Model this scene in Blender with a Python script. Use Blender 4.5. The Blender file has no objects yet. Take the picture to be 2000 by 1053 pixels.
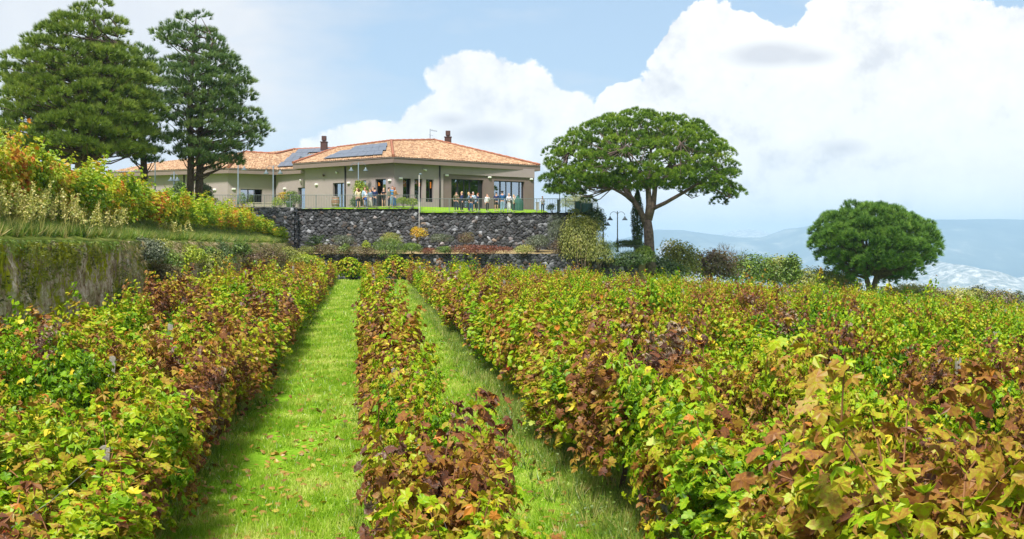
import bpy, bmesh, math, random
import numpy as np
from mathutils import Vector, Matrix

random.seed(7); rng = np.random.default_rng(7)
S = bpy.context.scene
COL = S.collection
F = 2200.0; YH = 480.0                     # focal length and horizon row of the photograph (2000 px wide)
R = math.radians

def P(x, y, Y):                            # a point of the photo at depth Y, in metres
    return np.array([(x-1000)*Y/F, Y, (YH-y)*Y/F])
def XA(x, Y): return (x-1000)*Y/F
def ZA(y, Y): return (YH-y)*Y/F

# ------------------------------------------------------------------ materials
MATS = {}
def newmat(name):
    m = bpy.data.materials.new(name); m.use_nodes = True
    nt = m.node_tree; nt.nodes.clear()
    out = nt.nodes.new('ShaderNodeOutputMaterial'); MATS[name] = m
    return m, nt, out
def ramp(nt, fac, stops, interp='LINEAR'):
    r = nt.nodes.new('ShaderNodeValToRGB'); r.color_ramp.interpolation = interp
    e = r.color_ramp.elements
    while len(e) < len(stops): e.new(0.5)
    for i, (p, c) in enumerate(stops):
        e[i].position = p; e[i].color = (c[0], c[1], c[2], 1)
    if fac is not None: nt.links.new(fac, r.inputs[0])
    return r.outputs[0]
def mth(nt, op, a, b=None, c=None, clamp=False):
    n = nt.nodes.new('ShaderNodeMath'); n.operation = op; n.use_clamp = clamp
    for i, v in enumerate((a, b, c)):
        if v is None: continue
        if isinstance(v, (int, float)): n.inputs[i].default_value = v
        else: nt.links.new(v, n.inputs[i])
    return n.outputs[0]
def noise(nt, vec, scale, detail=3, rough=.55, dist=0.0):
    n = nt.nodes.new('ShaderNodeTexNoise'); n.inputs['Scale'].default_value = scale
    n.inputs['Detail'].default_value = detail; n.inputs['Roughness'].default_value = rough
    n.inputs['Distortion'].default_value = dist
    if vec is not None: nt.links.new(vec, n.inputs['Vector'])
    return n.outputs['Fac']
def geopos(nt, sc=(1,1,1)):
    g = nt.nodes.new('ShaderNodeNewGeometry')
    if sc == (1,1,1): return g.outputs['Position']
    m = nt.nodes.new('ShaderNodeMapping'); m.inputs['Scale'].default_value = sc
    nt.links.new(g.outputs['Position'], m.inputs['Vector']); return m.outputs[0]
def mixc(nt, f, a, b, mode='MIX'):
    n = nt.nodes.new('ShaderNodeMix'); n.data_type = 'RGBA'; n.blend_type = mode
    for v, s in ((f, 0), (a, 6), (b, 7)):
        if isinstance(v, (int, float)): n.inputs[s].default_value = v
        elif isinstance(v, tuple): n.inputs[s].default_value = (v[0], v[1], v[2], 1)
        else: nt.links.new(v, n.inputs[s])
    return n.outputs[2]

def plain(name, col, rough=.7, metal=0, var=.15, vs=3.0, bump=0, bs=20, spec=.3):
    m, nt, out = newmat(name)
    b = nt.nodes.new('ShaderNodeBsdfPrincipled')
    n = noise(nt, geopos(nt), vs, 5, .6)
    lo = tuple(c*(1-var) for c in col); hi = tuple(min(1, c*(1+var)) for c in col)
    nt.links.new(ramp(nt, n, [(.3, lo), (.7, hi)]), b.inputs['Base Color'])
    b.inputs['Roughness'].default_value = rough; b.inputs['Metallic'].default_value = metal
    b.inputs['Specular IOR Level'].default_value = spec
    if bump:
        bp = nt.nodes.new('ShaderNodeBump'); bp.inputs['Strength'].default_value = bump; bp.inputs['Distance'].default_value = .02
        nt.links.new(noise(nt, geopos(nt), bs, 4), bp.inputs['Height']); nt.links.new(bp.outputs[0], b.inputs['Normal'])
    nt.links.new(b.outputs[0], out.inputs[0]); return m

def leafmat(name, stops, ns=.5, wn=.5, wl=.5, trans=.3, gloss=.05, wo=0.0, odd=None, rough=.45, blotch=0):
    """leaf colour from a per-leaf random value, a per-plant random value and a slow noise in space"""
    m, nt, out = newmat(name)
    at = nt.nodes.new('ShaderNodeAttribute'); at.attribute_name = 'lc'
    sp = nt.nodes.new('ShaderNodeSeparateColor'); nt.links.new(at.outputs['Color'], sp.inputs[0])
    f = mth(nt, 'MULTIPLY', sp.outputs[0], wl)
    n = noise(nt, geopos(nt), ns, 3, .6)
    n = mth(nt, 'MULTIPLY_ADD', n, 2.0, -.5)
    f = mth(nt, 'MULTIPLY_ADD', n, wn, f)
    if wo:
        oi = nt.nodes.new('ShaderNodeObjectInfo')
        f = mth(nt, 'MULTIPLY_ADD', oi.outputs['Random'], wo, f)
    if blotch:
        f = mth(nt, 'MULTIPLY_ADD', mth(nt, 'SUBTRACT', noise(nt, geopos(nt), 38, 4, .65), .5), blotch, f)
    c = ramp(nt, f, stops)
    if odd:
        for lo, hi, oc in odd:
            k = mth(nt, 'MULTIPLY', mth(nt, 'GREATER_THAN', sp.outputs[1], lo), mth(nt, 'LESS_THAN', sp.outputs[1], hi))
            c = mixc(nt, k, c, oc)
    d = nt.nodes.new('ShaderNodeBsdfDiffuse'); nt.links.new(c, d.inputs[0])
    t = nt.nodes.new('ShaderNodeBsdfTranslucent')
    tc = mixc(nt, 1.0, c, (1.0, 1.0, .45), 'MULTIPLY'); nt.links.new(tc, t.inputs[0])
    g = nt.nodes.new('ShaderNodeBsdfGlossy'); g.inputs['Roughness'].default_value = rough
    a = nt.nodes.new('ShaderNodeMixShader'); a.inputs[0].default_value = trans
    nt.links.new(d.outputs[0], a.inputs[1]); nt.links.new(t.outputs[0], a.inputs[2])
    b = nt.nodes.new('ShaderNodeMixShader'); b.inputs[0].default_value = gloss
    nt.links.new(a.outputs[0], b.inputs[1]); nt.links.new(g.outputs[0], b.inputs[2])
    nt.links.new(b.outputs[0], out.inputs[0]); return m

# ------------------------------------------------------------------ mesh buffer
class MB:
    def __init__(s):
        s.v = []; s.f = []; s.m = []; s.c = []; s.n = 0; s.sm = []
    def add(s, verts, faces, mat=0, col=None, smooth=False):
        verts = np.asarray(verts, float).reshape(-1, 3); faces = np.asarray(faces, int)
        s.v.append(verts); s.f.append(faces + s.n); s.m.append(np.full(len(faces), mat)); s.sm.append(np.full(len(faces), smooth))
        if col is None: col = np.tile([.5, .5, .5], (len(verts), 1))
        s.c.append(np.asarray(col, float)); s.n += len(verts)
    def box(s, a, b, mat=0):
        x0, y0, z0 = a; x1, y1, z1 = b
        v = [(x0,y0,z0),(x1,y0,z0),(x1,y1,z0),(x0,y1,z0),(x0,y0,z1),(x1,y0,z1),(x1,y1,z1),(x0,y1,z1)]
        s.add(v, [(0,3,2,1),(4,5,6,7),(0,1,5,4),(1,2,6,5),(2,3,7,6),(3,0,4,7)], mat)
    def obox(s, o, u, w, h, a, b, mat=0):
        """box in the frame origin o, axes u (along), w (outwards), h (up), from a to b"""
        o, u, w, h = (np.asarray(q, float) for q in (o, u, w, h))
        v = []
        for z in (a[2], b[2]):
            for (x, y) in ((a[0],a[1]),(b[0],a[1]),(b[0],b[1]),(a[0],b[1])):
                v.append(o+u*x+w*y+h*z)
        s.add(v, [(0,3,2,1),(4,5,6,7),(0,1,5,4),(1,2,6,5),(2,3,7,6),(3,0,4,7)], mat)
    def tube(s, pts, rad, seg=8, mat=0, cap=True, col=None):
        pts = np.asarray(pts, float); k = len(pts)
        rad = np.broadcast_to(np.asarray(rad, float), (k,))
        d = np.gradient(pts, axis=0); d /= np.linalg.norm(d, axis=1)[:, None] + 1e-9
        ref = np.array([0, 0, 1.]) if abs(d[0][2]) < .9 else np.array([1., 0, 0])
        an = np.arange(seg)*2*math.pi/seg; V = []
        a = np.cross(d[0], ref); a /= np.linalg.norm(a)
        for i in range(k):
            a = a - d[i]*np.dot(a, d[i]); a /= np.linalg.norm(a)+1e-9; b = np.cross(d[i], a)
            V.append(pts[i] + rad[i]*(np.cos(an)[:, None]*a + np.sin(an)[:, None]*b))
        V = np.concatenate(V); Fc = []
        for i in range(k-1):
            for j in range(seg):
                j2 = (j+1) % seg; Fc.append((i*seg+j, i*seg+j2, (i+1)*seg+j2, (i+1)*seg+j))
        cc = None if col is None else np.tile(col, (len(V)+2, 1))
        if cap:
            V = np.vstack([V, pts[0], pts[-1]])
            n0 = k*seg
            tri = [(n0, (j+1) % seg, j) for j in range(seg)] + [(n0+1, (k-1)*seg+j, (k-1)*seg+(j+1) % seg) for j in range(seg)]
            s.add(V, Fc, mat, cc, True); s.f.append(np.array(tri)+s.n-len(V)); s.m.append(np.full(len(tri), mat)); s.sm.append(np.full(len(tri), False))
        else:
            s.add(V, Fc, mat, None if cc is None else cc[:len(V)], True)
    def lathe(s, c, prof, seg=16, mat=0):
        c = np.asarray(c, float); an = np.arange(seg)*2*math.pi/seg; V = []
        for r, z in prof:
            V.append(np.stack([c[0]+r*np.cos(an), c[1]+r*np.sin(an), np.full(seg, c[2]+z)], 1))
        Fc = []
        for i in range(len(prof)-1):
            for j in range(seg):
                j2 = (j+1) % seg; Fc.append((i*seg+j, i*seg+j2, (i+1)*seg+j2, (i+1)*seg+j))
        s.add(np.concatenate(V), Fc, mat, None, True)
    def blob(s, c, r, mat=0, seg=10, rings=7, jit=0):
        c = np.asarray(c, float); r = np.broadcast_to(np.asarray(r, float), (3,))
        V = []
        for i in range(rings+1):
            th = math.pi*i/rings
            for j in range(seg):
                ph = 2*math.pi*j/seg; q = 1+jit*(random.random()-.5)
                V.append(c + r*q*np.array([math.sin(th)*math.cos(ph), math.sin(th)*math.sin(ph), math.cos(th)]))
        Fc = [(i*seg+j, (i+1)*seg+j, (i+1)*seg+(j+1) % seg, i*seg+(j+1) % seg) for i in range(rings) for j in range(seg)]
        s.add(V, Fc, mat, None, True)
    def mesh(s, name, mats):
        me = bpy.data.meshes.new(name)
        if s.n == 0: return me
        V = np.concatenate(s.v); C = np.concatenate(s.c)
        me.vertices.add(len(V)); me.vertices.foreach_set('co', V.ravel())
        cnt = np.concatenate([np.full(len(f), f.shape[1]) for f in s.f]) if s.f else np.array([])
        loops = np.concatenate([f.ravel() for f in s.f])
        me.loops.add(len(loops)); me.loops.foreach_set('vertex_index', loops.astype(np.int32))
        me.polygons.add(len(cnt)); st = np.concatenate([[0], np.cumsum(cnt)[:-1]])
        me.polygons.foreach_set('loop_start', st.astype(np.int32)); me.polygons.foreach_set('loop_total', cnt.astype(np.int32))
        for mt in mats: me.materials.append(mt)
        me.polygons.foreach_set('material_index', np.concatenate(s.m).astype(np.int32))
        me.polygons.foreach_set('use_smooth', np.concatenate(s.sm).astype(bool))
        at = me.color_attributes.new('lc', 'FLOAT_COLOR', 'POINT')
        at.data.foreach_set('color', np.hstack([C, np.ones((len(C), 1))]).astype(np.float32).ravel())
        me.update(calc_edges=True); me.validate(); return me
    def obj(s, name, mats, parent=None):
        if not isinstance(mats, (list, tuple)): mats = [mats]
        return link(name, s.mesh(name, mats), parent)
def link(name, me, parent=None):
    o = bpy.data.objects.new(name, me); COL.objects.link(o)
    if parent is not None: o.parent = parent; o.matrix_parent_inverse = Matrix.Translation(-parent_loc(parent))
    return o
def parent_loc(p):
    v = Vector(p.location)
    while p.parent: p = p.parent; break
    return v
def tag(o, label=None, cat=None, group=None, kind=None):
    if label: o['label'] = label
    if cat: o['category'] = cat
    if group: o['group'] = group
    if kind: o['kind'] = kind
    return o
def empty(name, loc, label, cat, group=None):
    o = bpy.data.objects.new(name, None); COL.objects.link(o); o.location = Vector([float(q) for q in loc]); o.empty_display_size = .3
    return tag(o, label, cat, group)

# ------------------------------------------------------------------ leaves
LOBED = np.array([(0,-.05,0),(.22,-.16,.02),(.42,.02,-.03),(.34,.2,.05),(.62,.42,-.1),(.3,.52,.04),(.26,.78,0),(0,1.02,-.16),(-.26,.78,0),(-.3,.52,.04),(-.62,.42,-.1),(-.34,.2,.05),(-.42,.02,-.03),(-.22,-.16,.02),(0,.36,.09)])
LOBED[:, 2] *= 1.5
LOBED_F = np.array([(14, i, (i+1) % 14) for i in range(14)])
KITE = np.array([(0,-.05,0),(.45,.0,0),(.55,.5,-.1),(0,1.,-.12),(-.55,.5,-.1),(-.45,.0,0),(0,.4,.1)])
KITE_F = np.array([(6, i, (i+1) % 6) for i in range(6)])
QUAD = np.array([(0,0,0),(.5,.45,-.05),(0,1,-.1),(-.5,.45,.05)]); QUAD_F = np.array([(0,1,2,3)])
OVAL = np.array([(0,0,0),(.28,.3,.0),(.24,.7,0),(0,1,-.08),(-.24,.7,0),(-.28,.3,0)]); OVAL_F = np.array([(0,1,2),(0,2,3),(0,3,4),(0,4,5)])
NEED = np.array([(-.5,0,0),(.5,0,0),(0,1,0)]); NEED_F = np.array([(0,1,2)])
def unit(a): return a/(np.linalg.norm(a, axis=-1, keepdims=True)+1e-9)
def leaves(mb, pos, nrm, size, T=QUAD, TF=QUAD_F, tip=None, col=None, mat=0, width=1.0, curl=None):
    N = len(pos); nrm = unit(nrm)
    if tip is None: tip = rng.normal(size=(N, 3)); tip[:, 2] -= .6
    tip = unit(tip - nrm*np.sum(tip*nrm, 1, keepdims=True)); bi = np.cross(nrm, tip)
    size = np.broadcast_to(size, (N,)); width = np.broadcast_to(width, (N,))
    V = pos[:, None] + size[:, None, None]*(T[None, :, 0:1]*bi[:, None]*width[:, None, None] + T[None, :, 1:2]*tip[:, None] + T[None, :, 2:3]*nrm[:, None]*(1.0 if curl is None else curl[:, None, None]))
    FF = (TF[None] + (np.arange(N)*len(T))[:, None, None]).reshape(-1, TF.shape[1])
    if col is None: col = rng.random((N, 3))
    mb.add(V.reshape(-1, 3), FF, mat, np.repeat(col, len(T), 0))
def tufts(mb, pos, dr, K=12, ln=.25, w=.045, spread=.75, col=None, mat=0):
    N = len(pos)
    if col is None: col = rng.random((N, 3))
    p = np.repeat(pos, K, 0); d = unit(np.repeat(unit(dr), K, 0) + spread*rng.normal(size=(N*K, 3))*.8)
    nn = np.cross(d, rng.normal(size=(N*K, 3)))
    L = ln*(.7+.6*rng.random(N*K))
    leaves(mb, p, nn, L, NEED, NEED_F, tip=d, col=np.repeat(col, K, 0), mat=mat, width=w/L)
def ball(n):                                # random directions
    return unit(rng.normal(size=(n, 3)))

# ------------------------------------------------------------------ terrain
DU = .13
def sm(a, b, x): t = np.clip((x-a)/(b-a), 0, 1); return t*t*(3-2*t)
def ground(X, Y):
    X = np.asarray(X, float); Y = np.asarray(Y, float); Yc = np.minimum(Y, 86); u = X+DU*Yc
    z = -3.65 + .0118*np.maximum(Yc, 0) + .3*(1-sm(2, 12, Yc))
    w = np.clip(u-4, 0, 70); z = z - .045*w - .0006*w*w
    w2 = np.maximum(u-74, 0); z = z - .12*w2
    z = z + .08*np.clip(-3.2-u, 0, 6)
    b = np.maximum(Y-88, 0); far = .22*np.minimum(b, 900) + .05*np.clip(b-900, 0, 5000)
    z = z - far*sm(-2, 12, X)*1.0 - (1-sm(-2, 12, X))*np.minimum(far, 3000)*sm(120, 400, b)
    z = z - .1*np.maximum(-60-X, 0)*(1-sm(100,400,b)) 
    z = z + .04*np.sin(X*1.3+Y*.7)*np.sin(Y*.9-X*.4)
    return np.maximum(z, -450)
WALL = [(-10.9, 6), (-12.9, 37.0), (-13.7, 37.4), (-17.2, 84.0)]      # plan line of the old retaining wall
def wallx(Y):
    Y = np.asarray(Y, float)
    return np.where(Y < 37.2, -10.9 - (Y-6)*(2.0/31), -13.7 - (Y-37.4)*(3.5/46.6))
def bank(X, Y):                             # upper terrace behind the wall
    d = wallx(Y) - X
    return .17 + .42*np.clip(d, 0, 1.8) + .13*np.clip(d-1.8, 0, 22) + .8*sm(70, 92, Y)*sm(2, 8, d)

# house plan points
HC = np.array([-9.66, 92.4]); HR = np.array([2.02, 101.0]); HL = np.array([-18.2, 99.0])
FLOOR = 3.28
def lawn(X, Y):
    X = np.asarray(X, float); Y = np.asarray(Y, float)
    e = np.where(X < -7.42, 2.96, 2.66)
    yl = np.where(X > HC[0], HC[1] + (X-HC[0])*(HR[1]-HC[1])/(HR[0]-HC[0]), HC[1] + (HC[0]-X)*(HL[1]-HC[1])/(HC[0]-HL[0]))
    yl = np.clip(yl, 91, 101)
    t = np.clip((Y-90)/(yl-90), 0, 1); t = np.where(X > 3.2, t*.4, t)
    return e + (FLOOR-e)*t

def grid(name, xs, ys, zf, mat, parent=None, smooth=True):
    X, Y = np.meshgrid(xs, ys); Z = zf(X, Y); n, m = X.shape
    idx = np.arange(n*m).reshape(n, m)
    Fc = np.stack([idx[:-1, :-1], idx[:-1, 1:], idx[1:, 1:], idx[1:, :-1]], -1).reshape(-1, 4)
    mb = MB(); mb.add(np.stack([X, Y, Z], -1).reshape(-1, 3), Fc, 0, None, smooth)
    return mb.obj(name, mat, parent)

# ---- materials of the setting
def ground_material():
    m, nt, out = newmat('vineyard_soil_and_grass')
    g = nt.nodes.new('ShaderNodeNewGeometry'); s = nt.nodes.new('ShaderNodeSeparateXYZ'); nt.links.new(g.outputs['Position'], s.inputs[0])
    u = mth(nt, 'MULTIPLY_ADD', s.outputs[1], DU, s.outputs[0])
    n1 = noise(nt, g.outputs['Position'], .9, 5, .6); n2 = noise(nt, g.outputs['Position'], 14, 4, .7); n3 = noise(nt, g.outputs['Position'], 60, 3, .7)
    green = ramp(nt, n2, [(.3, (.10, .22, .012)), (.52, (.17, .33, .02)), (.7, (.25, .42, .04))])
    dry = ramp(nt, n3, [(.3, (.09, .07, .035)), (.7, (.30, .26, .10))])
    fr = mth(nt, 'ABSOLUTE', mth(nt, 'SUBTRACT', mth(nt, 'FRACT', mth(nt, 'MULTIPLY_ADD', u, 1/3.15, .355)), .5))
    k = mth(nt, 'ADD', fr, mth(nt, 'MULTIPLY', mth(nt, 'SUBTRACT', n1, .5), .5))
    k = mth(nt, 'MULTIPLY', mth(nt, 'SUBTRACT', .17, k), 9, clamp=True)
    c = mixc(nt, k, green, dry)
    far = mth(nt, 'MULTIPLY', mth(nt, 'SUBTRACT', s.outputs[1], 95), .02, clamp=True)
    nf = noise(nt, geopos(nt, (.004, .004, .004)), 1, 6, .7)
    c = mixc(nt, far, c, ramp(nt, nf, [(.35, (.05, .09, .03)), (.55, (.12, .14, .06)), (.66, (.35, .33, .28))]))
    d = nt.nodes.new('ShaderNodeBsdfDiffuse'); nt.links.new(c, d.inputs[0])
    b = nt.nodes.new('ShaderNodeBump'); b.inputs['Strength'].default_value = .8; b.inputs['Distance'].default_value = .04
    nt.links.new(n2, b.inputs['Height']); nt.links.new(b.outputs[0], d.inputs['Normal'])
    nt.links.new(d.outputs[0], out.inputs[0]); return m
def turf(name, cols, s1=6, s2=40):
    m, nt, out = newmat(name)
    n = mth(nt, 'MULTIPLY_ADD', noise(nt, geopos(nt), s2, 3, .7), .5, mth(nt, 'MULTIPLY', noise(nt, geopos(nt), s1, 4), .5))
    c = ramp(nt, n, [(.3, cols[0]), (.5, cols[1]), (.7, cols[2])])
    d = nt.nodes.new('ShaderNodeBsdfDiffuse'); nt.links.new(c, d.inputs[0])
    b = nt.nodes.new('ShaderNodeBump'); b.inputs['Strength'].default_value = .7; b.inputs['Distance'].default_value = .04
    nt.links.new(n, b.inputs['Height']); nt.links.new(b.outputs[0], d.inputs['Normal'])
    nt.links.new(d.outputs[0], out.inputs[0]); return m

M_GROUND = ground_material()
M_BANK = turf('bank_turf', [(.10, .15, .02), (.22, .27, .05), (.36, .34, .11)], 1.2, 25)
M_LAWN = turf('lawn_turf', [(.14, .27, .015), (.21, .38, .02), (.28, .45, .04)], 2, 30)
M_BARK = plain('pine_bark', (.10, .07, .055), .95, var=.5, vs=9, bump=1, bs=14)
M_BARKR = plain('stone_pine_bark', (.13, .095, .08), .95, var=.55, vs=5, bump=1, bs=9)
M_VTRUNK = plain('vine_wood', (.07, .045, .032), .95, var=.5, vs=18, bump=1, bs=40)
M_CONC = plain('post_concrete', (.27, .25, .21), .9, var=.35, vs=12, bump=.5, bs=60)
M_WIRE = plain('galvanised_wire', (.3, .3, .3), .5, metal=.8)
M_CANE = plain('vine_cane', (.22, .10, .04), .7, var=.3, vs=8)

# ------------------------------------------------------------------ ground sheets
def spaced(a, pieces):
    out = [a]
    for end, st in pieces:
        k = max(1, int(round((end-out[-1])/st))); out += list(np.linspace(out[-1], end, k+1)[1:])
    return np.array(out)
xs = spaced(-16000, [(-2000, 2000), (-400, 200), (-60, 20), (-16, 2), (60, .6), (120, 5), (600, 40), (3000, 300), (16000, 1500)])
ys = spaced(-400, [(-40, 40), (0, 5), (100, .6), (200, 5), (1200, 50), (6000, 400), (16000, 1500)])
g = grid('ground', xs, ys, ground, M_GROUND); tag(g, 'grassy vineyard ground falling away to the valley', kind='structure')

# upper bank, follows the wall line
def sheet(name, rows, mat):
    rows = np.array(rows); n, m = rows.shape[:2]; idx = np.arange(n*m).reshape(n, m)
    Fc = np.stack([idx[:-1, :-1], idx[:-1, 1:], idx[1:, 1:], idx[1:, :-1]], -1).reshape(-1, 4)
    mb = MB(); mb.add(rows.reshape(-1, 3), Fc, 0, None, True); return mb.obj(name, mat)
rows = []
for Y in np.arange(4, 89.6, .7):
    wx = float(wallx(Y)) + .03; ds = np.concatenate([np.arange(0, 6, .35), np.arange(6, 40, 2), [60, 90]])
    rows.append([(wx-.2, Y, -.6), (wx-.02, Y, .1)]+[(wx-d, Y, float(bank(wx-d, Y)) + (.05*math.sin(Y*2.1+d*3)+.03*math.sin(Y*5))*(1 if d > .3 else .2)) for d in ds])
tag(sheet('upper_bank', rows, M_BANK), 'grassy bank above the mossy retaining wall', kind='structure')
# terrace lawn and far terrace
rows = []
for X in np.concatenate([np.arange(-60, -17.2, 1.5), np.arange(-17.2, -7.5, .4), [-7.43, -7.41], np.arange(-7.2, 6.4, .4)]):
    y0 = 89.75
    rows.append([(X, Y, float(lawn(X, Y))-.02) for Y in np.concatenate([np.arange(y0, 96, .5), np.arange(96, 130, 3)])])
tag(sheet('terrace_lawn', rows, M_LAWN), 'bright green lawn in front of the house', kind='structure')
# ------------------------------------------------------------------ old retaining wall
def wall_old_mat():
    m, nt, out = newmat('mossy_old_concrete')
    pv = geopos(nt, (1.6, 1.6, .42)); pg = geopos(nt)
    n1 = noise(nt, pv, 4.2, 8, .78, .5); n2 = noise(nt, pg, .9, 5, .65); n3 = noise(nt, geopos(nt, (1.6, 1.6, .45)), 6, 7, .8)
    base = ramp(nt, n1, [(.34, (.06, .035, .02)), (.44, (.28, .19, .11)), (.53, (.50, .39, .27)), (.63, (.72, .62, .49))])
    moss = ramp(nt, n3, [(.38, (.05, .05, .01)), (.5, (.22, .23, .012)), (.62, (.42, .42, .02))])
    g = nt.nodes.new('ShaderNodeNewGeometry'); s = nt.nodes.new('ShaderNodeSeparateXYZ'); nt.links.new(g.outputs['Position'], s.inputs[0])
    k = mth(nt, 'MULTIPLY_ADD', s.outputs[2], .09, mth(nt, 'ADD', n2, mth(nt, 'MULTIPLY', mth(nt, 'SUBTRACT', n3, .5), .9)))
    k = mth(nt, 'MULTIPLY', mth(nt, 'SUBTRACT', k, .38), 9, clamp=True)
    d = nt.nodes.new('ShaderNodeBsdfDiffuse'); nt.links.new(mixc(nt, k, base, moss), d.inputs[0])
    b = nt.nodes.new('ShaderNodeBump'); b.inputs['Strength'].default_value = 1; b.inputs['Distance'].default_value = .08
    nt.links.new(n1, b.inputs['Height']); nt.links.new(b.outputs[0], d.inputs['Normal'])
    nt.links.new(d.outputs[0], out.inputs[0]); return m
M_OLD = wall_old_mat()
def fbm(x, y, seed=0):
    r = np.random.default_rng(seed); z = 0
    for o in range(5):
        k = 2.0**o
        for _ in range(3):
            a, b, c = r.normal(size=3); z = z + np.sin(k*(a*x+b*y)*1.3 + c*7)/k
    return z/3
mb = MB()
ss = np.linspace(0, 1, 1500); Ys = 6+ss*82.8
X = wallx(Ys); zt = .15+.03*fbm(Ys*1.2, 0*Ys, 3); hs = np.linspace(0, 1, 80)
zb = ground(X, Ys)-.4
G = []
for i, h in enumerate(hs):
    z = zb + (zt-zb)*h
    dsp = .10*fbm(Ys*1.5, z*1.2, 5) + .08*fbm(Ys*6, z*1.5, 6) + .05*fbm(Ys*12, z*7, 9) + .05*fbm(Ys*16, z*1.2, 12) - .12*(h > .985)
    dsp = np.where((Ys > 36.8) & (Ys < 37.8), 0, dsp)
    G.append(np.stack([X + dsp + .16*(1-h), Ys, z], 1))
G.append(np.stack([X-.5, Ys, zt-.05], 1)); G.append(np.stack([X-.5, Ys, zb], 1))
G = np.array(G); n, m_ = G.shape[:2]; idx = np.arange(n*m_).reshape(n, m_)
mb.add(G.reshape(-1, 3), np.stack([idx[:-1, :-1], idx[:-1, 1:], idx[1:, 1:], idx[1:, :-1]], -1).reshape(-1, 4), 0, None, True)
ow = mb.obj('retaining_wall', M_OLD); tag(ow, 'old retaining wall streaked with green moss along the left of the vineyard', 'wall')

# ------------------------------------------------------------------ lava stone walls: every stone domes out of the face
def stone_mat():
    m, nt, out = newmat('lava_stone')
    at = nt.nodes.new('ShaderNodeAttribute'); at.attribute_name = 'lc'
    n = noise(nt, geopos(nt), 22, 5, .7)
    c = mixc(nt, 1.0, at.outputs['Color'], ramp(nt, n, [(.3, (.55, .55, .58)), (.7, (1.35, 1.32, 1.3))]), 'MULTIPLY')
    d = nt.nodes.new('ShaderNodeBsdfPrincipled'); nt.links.new(c, d.inputs['Base Color']); d.inputs['Roughness'].default_value = .85
    b = nt.nodes.new('ShaderNodeBump'); b.inputs['Strength'].default_value = .8; b.inputs['Distance'].default_value = .03
    nt.links.new(n, b.inputs['Height']); nt.links.new(b.outputs[0], d.inputs['Normal'])
    nt.links.new(d.outputs[0], out.inputs[0]); return m
M_STONE = stone_mat()
def stone_face(mb, p0, p1, zb, zt, seed, cell=.29, res=.042, depth=.16, light=.6):
    """dry stone face from p0 to p1 (plan), displaced per stone; zb, zt may be functions of distance"""
    r = np.random.default_rng(seed); p0 = np.array(p0, float); p1 = np.array(p1, float)
    L = np.linalg.norm(p1-p0); u = (p1-p0)/L; w = np.array([u[1], -u[0]])
    nx = max(3, int(L/res)); H = zt-zb; nz = max(3, int(H/res))
    gx = np.linspace(0, L, nx+1); gz = np.linspace(0, H, nz+1); GX, GZ = np.meshgrid(gx, gz)
    cx = int(L/cell)+3; cz = int(H/(cell*.78))+3
    SX = (np.arange(cx)[None, :]-1+.5*(np.arange(cz)[:, None] % 2)+r.uniform(-.42, .42, (cz, cx)))*cell
    SZ = (np.arange(cz)[:, None]-1+r.uniform(-.42, .42, (cz, cx)))*cell*.78
    tone = r.choice([.05, .08, .12, .18, .30, .55], p=[.24, .28, .23, .14, .08, .03], size=(cz, cx))*light*r.uniform(.8, 1.2, (cz, cx))
    warm = r.random((cz, cx)); prot = r.uniform(.5, 1.2, (cz, cx))
    wx_ = GX + .05*np.sin(GZ*9+GX*3); wz_ = GZ + .05*np.sin(GX*8-GZ*4)
    ix = np.floor(wx_/cell).astype(int)+1; iz = np.floor(wz_/(cell*.78)).astype(int)+1
    d1 = np.full(GX.shape, 9.); d2 = np.full(GX.shape, 9.); bi = np.zeros(GX.shape, int)
    for a in (-2, -1, 0, 1, 2):
        for b in (-1, 0, 1):
            jx = np.clip(ix+a, 0, cx-1); jz = np.clip(iz+b, 0, cz-1)
            d = np.hypot(wx_-SX[jz, jx], (wz_-SZ[jz, jx])*1.25); k = jz*cx+jx
            nw = d < d1; d2 = np.where(nw, d1, np.minimum(d2, d)); bi = np.where(nw, k, bi); d1 = np.where(nw, d, d1)
    e = np.clip((d2-d1)/(cell*.33), 0, 1); h = (1-(1-e)**2.2)*depth*prot.ravel()[bi]
    T = tone.ravel()[bi]; W = warm.ravel()[bi]
    col = np.stack([T*np.where(W > .975, 1.7, np.where(W > .85, 1.1, .95)), T*np.where(W > .975, 1.3, 1.0), T*np.where(W > .975, 1.0, np.where(W > .85, 1.0, 1.07))], -1)
    Pn = p0[None, None]+u*GX[..., None]+w*h[..., None]
    V = np.dstack([Pn, GZ+zb+.03*(GZ > H-.01)*np.sin(GX*7)])
    idx = np.arange((nz+1)*(nx+1)).reshape(nz+1, nx+1)
    mb.add(V.reshape(-1, 3), np.stack([idx[:-1, :-1], idx[:-1, 1:], idx[1:, 1:], idx[1:, :-1]], -1).reshape(-1, 4), 0, col.reshape(-1, 3), True)
    # cap and back
    n2 = np.array([0, 0, 0.]); bk = -w*.5
    a = np.array([*p0, zt]); b = np.array([*p1, zt]); c3 = np.array([*(p1+bk), zt]); d3 = np.array([*(p0+bk), zt])
    hh = np.array([0, 0, zt-zb]); gcol = np.tile([.07, .07, .075], (8, 1))
    mb.add([a, b, c3, d3, a-hh, b-hh, c3-hh, d3-hh], [(0,1,2,3),(1,5,6,2),(3,2,6,7),(0,3,7,4)], 0, gcol)
def stone_wall(label, segs, seed, cat='wall', **k):
    mb = MB()
    for i, (p0, p1, zb, zt) in enumerate(segs): stone_face(mb, p0, p1, zb, zt, seed+i, **k)
    o = mb.obj('stone_wall', M_STONE); return tag(o, label, cat)
stone_wall('tall black lava stone wall holding up the terrace, from the corner to the white pole',
           [((-17.25, 90), (-7.42, 90), -.9, 2.95)], 11)
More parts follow.
